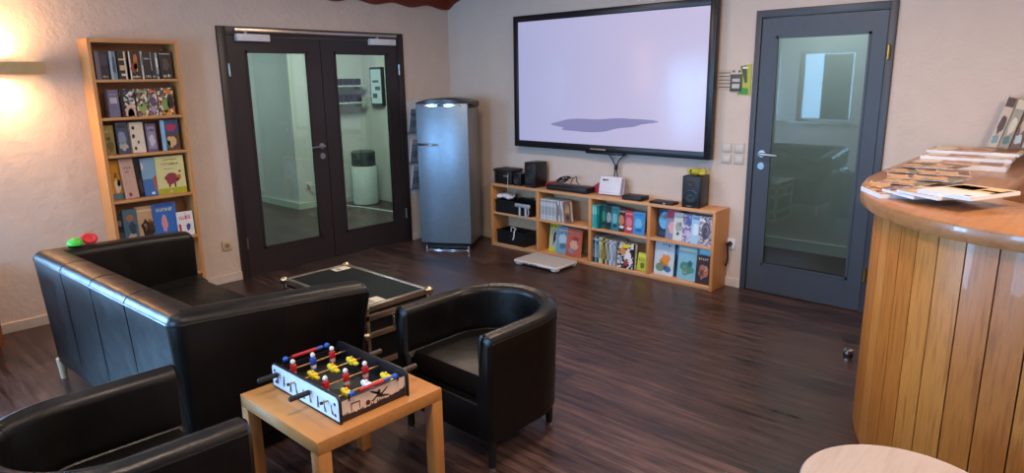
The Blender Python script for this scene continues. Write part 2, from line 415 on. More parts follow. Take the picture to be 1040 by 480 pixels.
# ================================================================== BIG FURNITURE
def section(px, py, nx, ny, th, zb, zi, zt, flare, base_in=0.0, shrink=0.0):
    """upholstered wall section, outside to inside"""
    th2 = th; r = min(.04, th*.42)
    o = []
    fl = lambda z: flare*((z-zb)/(zt-zb))
    def P(off, z): o.append((px+nx*off, py+ny*off, z))
    zt -= shrink; s = shrink
    P(-base_in-s, zb+s)
    for z in (zb+.08, zb+(zt-zb)*.4, zb+(zt-zb)*.75): P(fl(z)-s, z)
    P(flare-s, zt-r); P(flare-s-r*.08, zt-r*.62); P(flare-s-r*.29, zt-r*.29); P(flare-s-r*.62, zt-r*.08); P(flare-s-r, zt)
    f2 = flare-th2+s
    P((2*flare-th2)/2, zt+.004)
    P(f2+r, zt); P(f2+r*.62, zt-r*.08); P(f2+r*.29, zt-r*.29); P(f2+r*.08, zt-r*.62); P(f2, zt-r)
    P(f2+.006, zi+.02); P(-th+s, zi); P(-th+s, zb+s)
    return o

# ---- black leather sofa (faces the screen)
so = thing('leather_sofa', 'black leather two-seat sofa with pale legs, its back towards the viewer', 'sofa', (1.925, -3.585, 0), .04)
st = []   # x, y, nx, ny, zt, flare
HW, YB, YF = .84, -.44, .38
def arm_st(sgn):
    out = []
    for t in (0, .02, .25, .5, .75, 1):
        y = YF+(YB+.035-YF)*t; out.append((sgn*HW, y, sgn, 0, .695+.05*t**.8, .13-.095*t))
    return out
L = arm_st(-1); Rr = arm_st(1)[::-1]
st += L
for k in range(1, 6):
    a = PI/2*k/6; st.append((-HW+.035-.035*math.cos(a), YB+.035-.035*math.sin(a), -math.cos(a), -math.sin(a), .745, .035))
for t in (0, .25, .5, .75, 1): st.append((-HW+.035+(2*HW-.07)*t, YB, 0, -1, .745, .03))
for k in range(1, 6):
    a = PI/2*k/6; st.append((HW-.035+.035*math.sin(a), YB+.035-.035*math.cos(a), math.sin(a), -math.cos(a), .745, .035))
st += Rr
ZB, ZI = .11, .40
rows = [section(px, py, nx, ny, .15, ZB, ZI, zt, fl) for (px, py, nx, ny, zt, fl) in st]
def endrow(s, dy): return section(s[0], s[1]+dy, s[2], s[3], .15, ZB, ZI, s[4], s[5], shrink=.018)
rows = [endrow(st[0], .02)]+rows+[endrow(st[-1], .02)]
g = G(); g.grid(rows)
# stitched seams and piping on the outside
for i in (2, 3, 4, 12, 13, 14, 23, 24, 25):
    if i < len(st):
        s_ = st[i]; q = section(*s_[:4], .15, ZB, ZI, s_[4], s_[5]+.001)
        g.tube([Vector(p)+Vector((s_[2], s_[3], 0))*.0002 for p in q[1:9]], .0018, 6)
g.tube([Vector(r[4])+Vector((0, 0, .004)) for r in rows[1:-1]], .004, 6)
for i in (12, 13, 14):
    s_ = st[i]; q = section(*s_[:4], .15, ZB, ZI, s_[4], s_[5]+.001); g.tube(q[8:15], .0028, 6)
g.build('back_and_arms', M_leather, so)
g = G()
for x0, x1 in ((-.685, -.005), (.005, .685)): g.box(x0, x1, -.285, .37, .27, .425, .03, 3)
g.build('seat_cushion', M_leather, so)
g = G(); g.box(-.70, .70, -.30, .35, .11, .268, .01); g.build('seat_base', M_leather, so)
M_leg = wood('pale_leg', '#c9b394', '#d6c3a6', 'z')
for sx, sy in ((-1, -1), (1, -1), (-1, 1), (1, 1)):
    g = G(); x, y = sx*.825, (-.425 if sy < 0 else .33)
    g.cyl((x, y, 0), (x, y, .12), .016, .026, 12); g.build('leg', M_leg, so)

# ---- tub chairs
def tub_chair(label, loc, rz):
    c = thing('tub_chair', label, 'armchair', loc, rz, 'black leather tub chairs')
    R = .302; st = []
    N = 5
    for t in (0, .03, .35, .7, 1): st.append((-R, -.30+.30*t, -1, 0, .612, .012))
    for k in range(1, 24):
        a = PI*k/24; st.append((-R*math.cos(a), R*math.sin(a), -math.cos(a), math.sin(a), .612+.014*math.sin(a), .012))
    for t in (1, .7, .35, .03, 0): st.append((R, -.30+.30*t, 1, 0, .612, .012))
    zb, zi, th = .135, .38, .085
    rows = [section(*s[:4], th, zb, zi, s[4], s[5]) for s in st]
    e0 = section(st[0][0], st[0][1]-.016, -1, 0, th, zb, zi, .612, .012, shrink=.014)
    e1 = section(st[-1][0], st[-1][1]-.016, 1, 0, th, zb, zi, .612, .012, shrink=.014)
    g = G(); g.grid([e0]+rows+[e1])
    for i in (10, 21):
        s_ = st[i]; q = section(*s_[:4], th, zb, zi, s_[4], s_[5]+.001); g.tube(q[1:16], .0025, 6)
    g.tube([Vector(r[4])+Vector((0, 0, .004)) for r in rows], .003, 6)
    g.build('curved_back', M_leather, c)
    ri = R-.088
    poly = [(-ri, -.285), (ri, -.285)]+[(ri*math.cos(PI*k/20), ri*math.sin(PI*k/20)) for k in range(21)]
    g = G(); g.prism(poly, .30, .415, 'z', bev=.025); g.build('seat_cushion', M_leather, c)
    g = G(); g.prism(poly, .14, .30, 'z', bev=.006); g.build('seat_base', M_leather, c)
    g = G(); g.box(-R+.01, R-.01, -.312, -.286, .137, .296, .008, 3); g.build('front_rail', M_leather, c)
    for x, y in ((-.272, -.275), (.272, -.275), (-.2, .19), (.2, .19)):
        g = G(); g.cyl((x, y, .008), (x, y, .14), .016, .02, 14); lg = g.build('leg', M_black, c)
        g = G(); g.cyl((x, y, 0), (x, y, .008), .018, seg=14); g.build('foot_glide', M_steel, lg)
    return c
c1 = tub_chair('black leather tub chair on the far side of the small football table', (3.325, -2.815, 0), 0)
cl = dup(c1, (3.265, -4.425, 0), PI-.03, 'black leather tub chair cut off by the bottom edge, in front of the sofa back', 'black leather tub chairs'); cl.scale = (1.05, 1.05, 1.04)

# ---- small square side table
t = thing('side_table', 'small square birch-effect side table carrying the tabletop football game', 'side table', (3.29, -3.602, 0))
h = .275
g = G(); g.box(-h, h, -h, h, .40, .45, .003); g.build('table_top', M_lack, t)
M_lackz = wood('birch_effect_leg', '#a8703a', '#b87f46', 'z', .4)
for sx in (-1, 1):
    for sy in (-1, 1):
        g = G(); a, b = sorted((sx*h, sx*(h-.05))); c, d = sorted((sy*h, sy*(h-.05)))
        g.box(a, b, c, d, 0, .40, .002); g.build('leg', M_lackz, t)

# ---- flight case used as a coffee table
M_case = plain('#0e1012', .55, 0, .2)
fc = thing('flight_case', 'black flight case with metal edges and ball corners used as a coffee table', 'flight case', (2.115, -2.735, 0))
a, b, H = .425, .23, .45
g = G(); g.box(-a+.012, a-.012, -b+.012, b-.012, .012, H-.004); g.build('case_body', M_case, fc)
g = G()
E = .03
for (z0, z1) in ((0, E), (H-E, H), (.367, .402), (.268, .300), (.10, .13)):
    for s in (-1, 1):
        g.box(-a, a, *sorted((s*b, s*(b-.012))), z0, z1, .003); g.box(*sorted((s*a, s*(a-.012))), -b, b, z0, z1, .003)
for s in (-1, 1):
    g.box(-a, a, *sorted((s*b, s*(b-E))), H-.008, H, .002); g.box(*sorted((s*a, s*(a-E))), -b, b, H-.008, H, .002)
    for q in (-1, 1):
        g.box(*sorted((s*a, s*(a-E))), *sorted((q*b, q*(b-.012))), 0, H, .003); g.box(*sorted((s*a, s*(a-.012))), *sorted((q*b, q*(b-E))), 0, H, .003)
g.build('edge_profile', M_alu, fc)
for sx in (-1, 1):
    for sy in (-1, 1):
        for z in (.016, H-.012, .284):
            g = G(); g.ball((sx*(a-.008), sy*(b-.008), z), .026, .026, .024); g.build('ball_corner', plain('#c8b592', .3, 1), fc)
for x0, x1, y0, y1 in ((.30, .385, -.19, -.06), (-.385, -.31, .08, .19)):
    g = G(); g.box(x0, x1, y0, y1, H-.004, H-.0025); g.box(x0+.012, x1-.012, y0+.02, y1-.06, H-.0025, H-.002, m=1); g.build('label_plate', [plain('#c9bfae', .5), plain('#8c8170', .5)], fc)
for y in (-.1,):
    g = G(); g.box(a-.012, a+.008, -.05, .05, .29, .36, .004); g.cyl((a+.012, 0, .31), (a+.012, 0, .34), .012); g.build('latch', M_alu, fc)

# ---- fridge
fr = thing('fridge', 'tall retro silver-blue fridge with a rounded black lid in the corner', 'fridge', (.50, -.495, 0), math.radians(30.5))
g = G(); g.box(-.245, .245, -.16, .235, .05, 1.36, .02, 3); g.build('fridge_body', plain('#8f8c88', .35, .6), fr)
def bowed(x0, x1, y, bow, n=16): return [(x0+(x1-x0)*k/n, y-bow*(1-(2*k/n-1)**2)) for k in range(n+1)]
M_fr = plain('#8094a4', .38, .6)
g = G(); g.prism(bowed(-.25, .25, -.195, .035)+[(.25, -.165), (-.25, -.165)], .075, 1.402, 'z', bev=.006); door = g.build('fridge_door', M_fr, fr)
g = G(); g.tube([(-.225, -.20, 1.03), (-.225, -.245, 1.03), (-.20, -.262, 1.03), (-.07, -.275, 1.028), (-.06, -.262, 1.028), (-.06, -.225, 1.028)], .011, 10); g.build('fridge_handle', M_chrome, door)
g = G(); fy = lambda x: -.195-.035*(1-(x/.25)**2)
xs_ = [-.20+.40*k/16 for k in range(17)]
g.prism([(x, fy(x)-.004) for x in xs_]+[(x, fy(x)+.002) for x in xs_[::-1]], 1.378, 1.397, 'z'); g.box(-.03, .035, fy(0)-.006, fy(0)-.003, 1.380, 1.395, .001, m=1); g.build('chrome_badge_strip', [M_chrome, M_dark], door)
prof = []
n = 14
rows = []
for k in range(n+1):
    x = -.249+.498*k/n; zt = 1.415+.038*(1-(2*k/n-1)**2)
    yf = -.20-.037*(1-(2*k/n-1)**2)
    rows.append([(x, yf, 1.404), (x, yf, zt-.008), (x, yf+.012, zt), (x, .2, zt), (x, .235, zt-.01), (x, .235, 1.362)])
g = G(); g.grid(rows); g.build('domed_lid', plain('#2a2422', .3), fr)
g = G(); g.box(-.22, .23, -.17, .20, .015, .05); g.build('plinth', M_black, fr)
g = G(); g.prism(bowed(-.22, .22, -.19, .03)+[(.22, -.18), (-.22, -.18)], .0, .010, 'z'); g.build('floor_strip', M_chrome, fr)
for x in (-.2, .225):
    g = G(); g.cyl((x, -.19, 0), (x, -.19, .05), .014); g.build('foot', M_chrome, fr)

# ---- leaflet rack left of the fridge
lr = thing('leaflet_rack', 'clear wall rack with three pockets of leaflets between double door and fridge', 'leaflet rack', (0.001, -.515, 0))
M_acr = glass('clear_acrylic', '#f0f4f6', .35)
for i, z in enumerate((1.10, .80, .53)):
    g = G(); g.prism([(.004, z), (.04, z), (.085, z+.19), (.08, z+.19), (.037, z+.006), (.004, z+.006)], -.10, .11, 'x' if False else 'y')
    # prism along y uses (x, z) outlines
    p = g.build('pocket', M_acr, lr)
    g = G(); g.T = Matrix.Translation((.03, 0, z+.01)) @ Matrix.Rotation(.2, 4, 'Y')
    g.box(-.012, .0, -.09, .10, 0, .235, m=0); g.box(0, .001, -.09, .10, .17, .235, m=1); g.box(0, .001, -.08, .02, .05, .12, m=2)
    g.build('leaflet_stack', [plain('#d3dae0', .5), plain(['#77798c', '#b5a8a8', '#a4aebb'][i], .5), plain('#a7b8c4', .5)], p)
g = G(); g.box(0, .004, -.10, .11, .48, 1.42); g.build('back_sheet', plain('#c6ccd0', .4), lr)

# ---- big wall screen
tv = thing('wall_screen', 'huge black-framed wall screen showing a pale lilac picture', 'screen', (2.01, 0, .9875))
w, hh = 1.013, 1.19
g = G(); y0, y1 = -.095, -.035
g.box(-w, -w+.05, y0, y1, 0, hh, .006); g.box(w-.055, w, y0, y1, 0, hh, .006); g.box(-w+.04, w-.04, y0, y1, 0, .06, .006); g.box(-w+.04, w-.04, y0, y1, hh-.055, hh, .006)
g.box(-w+.04, w-.04, -.07, y1, .03, hh-.03)
g.build('screen_frame', plain('#15141a', .35), tv)
def screen_mat():
    m, nt, b = base('screen_picture', '#8d8fb8', .16)
    v = coords(nt, (1, 1, 1)); s = nt.nodes.new('ShaderNodeSeparateXYZ'); nt.links.new(v, s.inputs[0])
    a = nt.nodes.new('ShaderNodeMath'); a.operation = 'MULTIPLY_ADD'; a.inputs[1].default_value = .5; a.inputs[2].default_value = .5; nt.links.new(s.outputs[0], a.inputs[0])
    col = ramp(nt, a.outputs[0], [(0, '#b3b5e2'), (.5, '#c6c2ea'), (1, '#d2c8ea')])
    b.inputs['Base Color'].default_value = (.02, .02, .02, 1)
    nt.links.new(col, b.inputs['Emission Color']); b.inputs['Emission Strength'].default_value = .66; return m
M_scr = screen_mat()
m, nt, b = base('screen_grey_patch', '#050505', .16); b.inputs['Emission Color'].default_value = lin('#8a88b8'); b.inputs['Emission Strength'].default_value = .72; M_scr2 = m
g = G(); g.box(-w+.05, w-.055, -.078, -.071, .06, hh-.055); sc = g.build('screen_panel', M_scr, tv, smooth=False)
sh = []
for k in range(48):
    a = 2*PI*k/48; rr = 1+.16*math.sin(3*a+.7)+.07*math.sin(7*a)
    sh.append((-.05+.50*rr*math.cos(a), .235+.055*rr*math.sin(a)+.03*math.cos(a)))
g = G(); g.prism(sh, -.0788, -.078, 'y'); g.build('grey_patch_in_picture', M_scr2, sc, smooth=False)
g = G(); g.box(-.115, .05, -.099, -.095, .018, .03, .001); g.build('maker_badge', plain('#8a8378', .4), tv)
g = G(); g.box(-.17, .22, -.09, -.04, -.018, .004, .004); g.build('lower_sensor_bar', plain('#15141a', .35), tv)
for x in (-.6, .6):
    g = G(); g.box(x-.05, x+.05, -.036, -.001, .2, 1.0); g.build('wall_bracket', M_dark, tv)

# ---- low shelf unit
LX0, LX1, LD, LH = .797, 3.168, .24, .6265
sb = thing('shelf_unit', 'long low beech shelf unit with four bays under the wall screen', 'shelf unit', ((LX0+LX1)/2, -LD/2, 0))
SX = lambda x: x-(LX0+LX1)/2
T = .024
g = G(); g.box(SX(LX0), SX(LX1), -LD/2, LD/2, LH-T, LH, .002); g.build('top_board', M_beech, sb)
g = G(); g.box(SX(LX0+T), SX(LX1-T), -LD/2+.004, LD/2, .012, .036, .002); g.build('bottom_board', M_beech, sb)
g = G(); g.box(SX(LX0+T), SX(LX1-T), -LD/2+.012, LD/2, 0, .012); g.build('plinth', M_beech, sb)
for x in (LX0, LX1-T):
    g = G(); g.box(SX(x), SX(x+T), -LD/2, LD/2, 0, LH-T, .002); g.build('side_panel', M_beechz, sb)
DIV = [1.391, 1.991, 2.580]
for x in DIV:
    g = G(); g.box(SX(x), SX(x+.028), -LD/2, LD/2-.01, .036, LH-T, .002); g.build('divider', M_beechz, sb)
ed = [LX0+T]+[v for x in DIV for v in (x, x+.028)]+[LX1-T]
SHZ = .345
for a, b in zip(ed[::2], ed[1::2]):
    g = G(); g.box(SX(a), SX(b), -LD/2+.004, LD/2-.01, SHZ-.020, SHZ, .002); g.build('shelf', M_beech, sb)
g = G(); g.box(SX(LX0+T), SX(LX1-T), LD/2-.01, LD/2-.002, .036, LH-T); g.build('back_panel', plain('#c9a987', .6), sb)

# ---- tall bookcase
bk = thing('bookcase', 'tall narrow beech bookcase of face-out books behind the sofa', 'bookcase', (0, -3.117, 0))
BW, BD, BH = .293, .207, 1.925
for ya in (-BW, BW-.022):
    g = G(); g.prism([(.018, 0), (BD, 0), (BD, BH), (.002, BH), (.002, .075), (.018, .075)], ya, ya+.022, 'y'); g.build('side_panel', M_beechz, bk, smooth=False)
M_by = wood('beech_shelf_across', '#b27a48', '#c28c5a', 'y', .45)
g = G(); g.box(.018, BD+.004, -BW+.022, BW-.022, BH-.028, BH, .002); g.build('top_board', M_by, bk)
SHELF = [1.655, 1.398, 1.140, .820, .492, .20]
for z in SHELF:
    g = G(); g.box(.026, BD-.002, -BW+.022, BW-.022, z-.02, z, .002); g.build('shelf', M_by, bk)
g = G(); g.box(.018, .026, -BW+.022, BW-.022, .02, BH-.028); g.build('back_panel', plain('#a8744a', .6), bk)
g = G(); g.box(.05, BD-.02, -BW+.022, BW-.022, 0, .06); g.build('plinth', M_by, bk)
g = G(); g.cyl((BD*.4, .22, 1.86), (BD*.4, .235, 1.86), .008); g.build('shelf_pin', M_chrome, bk)

# ---- bar counter
bar = thing('bar_counter', 'curved honey-pine bar counter with vertical planks on the right', 'bar counter', (4.45, -.02, 0))
def smooth_path(pts, n=8):
    P = [Vector((p[0], p[1], 0)) for p in pts]; P = [2*P[0]-P[1]]+P+[2*P[-1]-P[-2]]; out = []
    for i in range(1, len(P)-2):
        for k in range(n):
            t = k/n; a, b, c, d = P[i-1:i+3]
            out.append(.5*((2*b)+(c-a)*t+(2*a-5*b+4*c-d)*t*t+(3*b-a-3*c+d)*t**3))
    out.append(P[-2]); return [(v.x, v.y) for v in out]
outer = smooth_path([(4.44, -.02), (4.445, -.7), (4.458, -1.2), (4.485, -1.42), (4.535, -1.64), (4.61, -1.83), (4.715, -2.01), (4.85, -2.16), (4.98, -2.255), (5.11, -2.312), (5.25, -2.34), (5.5, -2.35), (5.95, -2.35)])
def inset(path, d):
    out = []
    for i, p in enumerate(path):
        a = Vector(path[max(0, i-1)]); b = Vector(path[min(len(path)-1, i+1)]); t = (b-a).normalized(); n = Vector((-t.y, t.x))
        out.append((p[0]+n.x*d, p[1]+n.y*d))
    return out
inner = [(5.03, -.02), (5.03, -1.3), (5.035, -1.5), (5.06, -1.62), (5.13, -1.685), (5.3, -1.70), (5.95, -1.70)]
loc = lambda P: [(x-4.45, y+.02) for x, y in P]
g = G(); g.prism(loc(outer+inner[::-1]), 1.064, 1.12, 'z', bev=.006); g.build('counter_top', M_bartop, bar)
pan = inset(outer, .065)
# plank panel with grooves
def walk(path, step):
    out = []; acc = 0; seg = []
    for a, b in zip(path, path[1:]): seg.append((Vector(a), Vector(b)))
    tot = sum((b-a).length for a, b in seg); return seg, tot
seg, tot = walk(pan, .1)
def at(s):
    for a, b in seg:
        l = (b-a).length
        if s <= l: return a+(b-a)*(s/l), (b-a).normalized()
        s -= l
    return seg[-1][1], (seg[-1][1]-seg[-1][0]).normalized()
PW = .108; g = G(); s = 0; rnd = random.Random(4); k = 0
M_barB = wood('honey_pine_light', '#9a5c24', '#c07e38', 'z', .42, 30, .08)
M_barC = wood('honey_pine_dark', '#854814', '#a66224', 'z', .42, 24, .08)
g.m = 3; g.prism(loc(inset(pan, .012)+inset(pan, .03)[::-1]), 0.0, 1.062, 'z')
while s < tot-.02:
    e = min(s+PW-.005, tot); pts = [at(s+(e-s)*q/3) for q in range(4)]
    A = [(p.x, p.y) for p, t_ in pts]; B = [(p.x-t_.y*.014, p.y+t_.x*.014) for p, t_ in pts]
    g.prism(loc(A+B[::-1]), 0.002, 1.062, 'z', m=rnd.choice((0, 0, 1, 2)), bev=.002); s += PW
g.build('plank_front', [M_bar, M_barB, M_barC, plain('#3a1d0c', .6)], bar)
inn = inset(inner, -.02)
g = G(); g.prism(loc(inset(inner, -.03)+inset(inner, -.05)[::-1]), 0.0, 1.062, 'z'); g.build('inner_panel', M_bar, bar)
g = G(); g.prism(loc([(5.085, -.03), (5.085, -1.5), (5.2, -1.64), (5.95, -1.645), (5.95, -1.35), (5.4, -1.3), (5.4, -.03)]), .86, .90, 'z'); g.build('work_counter', M_bartop, bar)

# ---- round table at the bottom edge
rt = thing('round_table', 'round pale birch table top cut off by the bottom edge beside the bar', 'round table', (5.095, -3.0, 0))
g = G(); g.lathe([(.24, .475), (.258, .478), (.263, .486), (.263, .493), (.258, .5), (.2, .5)], seg=64); g.build('table_top', M_pale, rt)
for k in range(3):
    a = 2*PI*k/3+.4; g = G(); g.cyl((.2*math.cos(a), .2*math.sin(a), 0), (.15*math.cos(a), .15*math.sin(a), .476), .016, .02, 14); g.build('leg', M_pale, rt)

# ================================================================== BOOKS
clp = lambda v: min(.985, max(.015, v))
def art_mesh(g, w, h, art, y=-.0006):
    """printed shapes on a cover lying in the x-z plane of the book"""
    for it in art:
        k, a, b, c, d, col = it[:6]
        if k == 'r': g.box(-w/2+w*a, -w/2+w*b, y, 0, h*c, h*d, m=col)
        elif k == 'e':
            g.prism([(-w/2+w*clp(a+c*math.cos(2*PI*i/20)), h*clp(b+d*math.sin(2*PI*i/20))) for i in range(20)], y*1.3, 0, 'y', m=col)
        elif k == 'b':                                     # uneven blob
            r_ = random.Random(int(a*1000+b*77))
            g.prism([(-w/2+w*clp(a+c*q*math.cos(2*PI*i/14)), h*clp(b+d*q*math.sin(2*PI*i/14))) for i, q in ((i, .7+.45*r_.random()) for i in range(14))], y*1.5, 0, 'y', m=col)
        elif k == 't':                                     # row of letter-like marks
            n = it[6] if len(it) > 6 else 6; r_ = random.Random(n+int(a*90)+int(c*70)); u = a; st = (b-a)/n
            for i in range(n):
                ww = st*(.45+.3*r_.random()); hh_ = (d-c)*(.75+.25*r_.random())
                g.box(-w/2+w*u, -w/2+w*(u+ww*.45), y*2, 0, h*c, h*(c+hh_), m=col)
                g.box(-w/2+w*(u+ww*.45), -w/2+w*(u+ww), y*2, 0, h*(c+hh_*r_.choice((0, .35, .7))), h*(c+hh_*r_.choice((.3, .65, 1)))+.0002, m=col); u += st
PAL = {}
def colmat(c):
    if isinstance(c, str):
        if c in PAL: return PAL[c]
        PAL[c] = plain(c, .38); return PAL[c]
    return c
COMIC = patterned('comic_print', ['#d8c79a', '#2b2630', '#7c8a5a', '#b9572f', '#5a4a66', '#e2ddd2', '#3b4a30'], 62)
COMIC2 = patterned('black_white_print', ['#d9d6d0', '#1c1a1e', '#55525a', '#26222a', '#b5b0b4'], 55)
COMIC3 = patterned('purple_print', ['#6f6a9c', '#a9a3c4', '#4d5f94', '#c9c4d6', '#8a5f86'], 60)
COMIC4 = patterned('grey_print', ['#8f8a9c', '#c2bcc4', '#5d6478', '#a88a8c', '#d6d2d4'], 58)
BROWNP = patterned('brown_photo_print', ['#8a5a36', '#c79a6c', '#5f3b24', '#d9b98c', '#a8764a', '#3c2a1e'], 48)
BEIGEP = patterned('beige_photo_print', ['#d9bfa2', '#b98f6a', '#e6d6c2', '#c9a47e', '#a9734a'], 30)
def book(label, cat, loc, rz, w, h, d, cols, art, group, lean=0, tilt=0, spine=False):
    """a book standing on its lower edge; its shown side faces local -y"""
    loc = (loc[0], loc[1], loc[2]+d*abs(math.sin(lean))+w/2*abs(math.sin(tilt))+.0004)
    b = thing('book' if cat != 'game case' else 'game_case', label, cat, loc, rz, group, rot=(-lean, tilt, rz))
    t = .0022; mats = [colmat(c) for c in cols]
    g = G(); g.m = 0
    if spine:
        g.box(-w/2, -w/2+t, 0, d, 0, h); g.box(w/2-t, w/2, 0, d, 0, h); g.box(-w/2, w/2, 0, t, 0, h, .0008, 1)
        pg = (-w/2+t, w/2-t, t, d-.004, .003, h-.003)
    else:
        g.box(-w/2, w/2, 0, t, 0, h, .0006, 1); g.box(-w/2, w/2, d-t, d, 0, h); g.box(-w/2, -w/2+t, t, d-t, 0, h)
        pg = (-w/2+t, w/2-.003, t, d-t, .003, h-.003)
    art_mesh(g, w, h, art)
    g.build('cover', mats, b, smooth=False)
    g = G(); g.box(*pg); g.build('pages', M_paper, b, smooth=False)
    return b

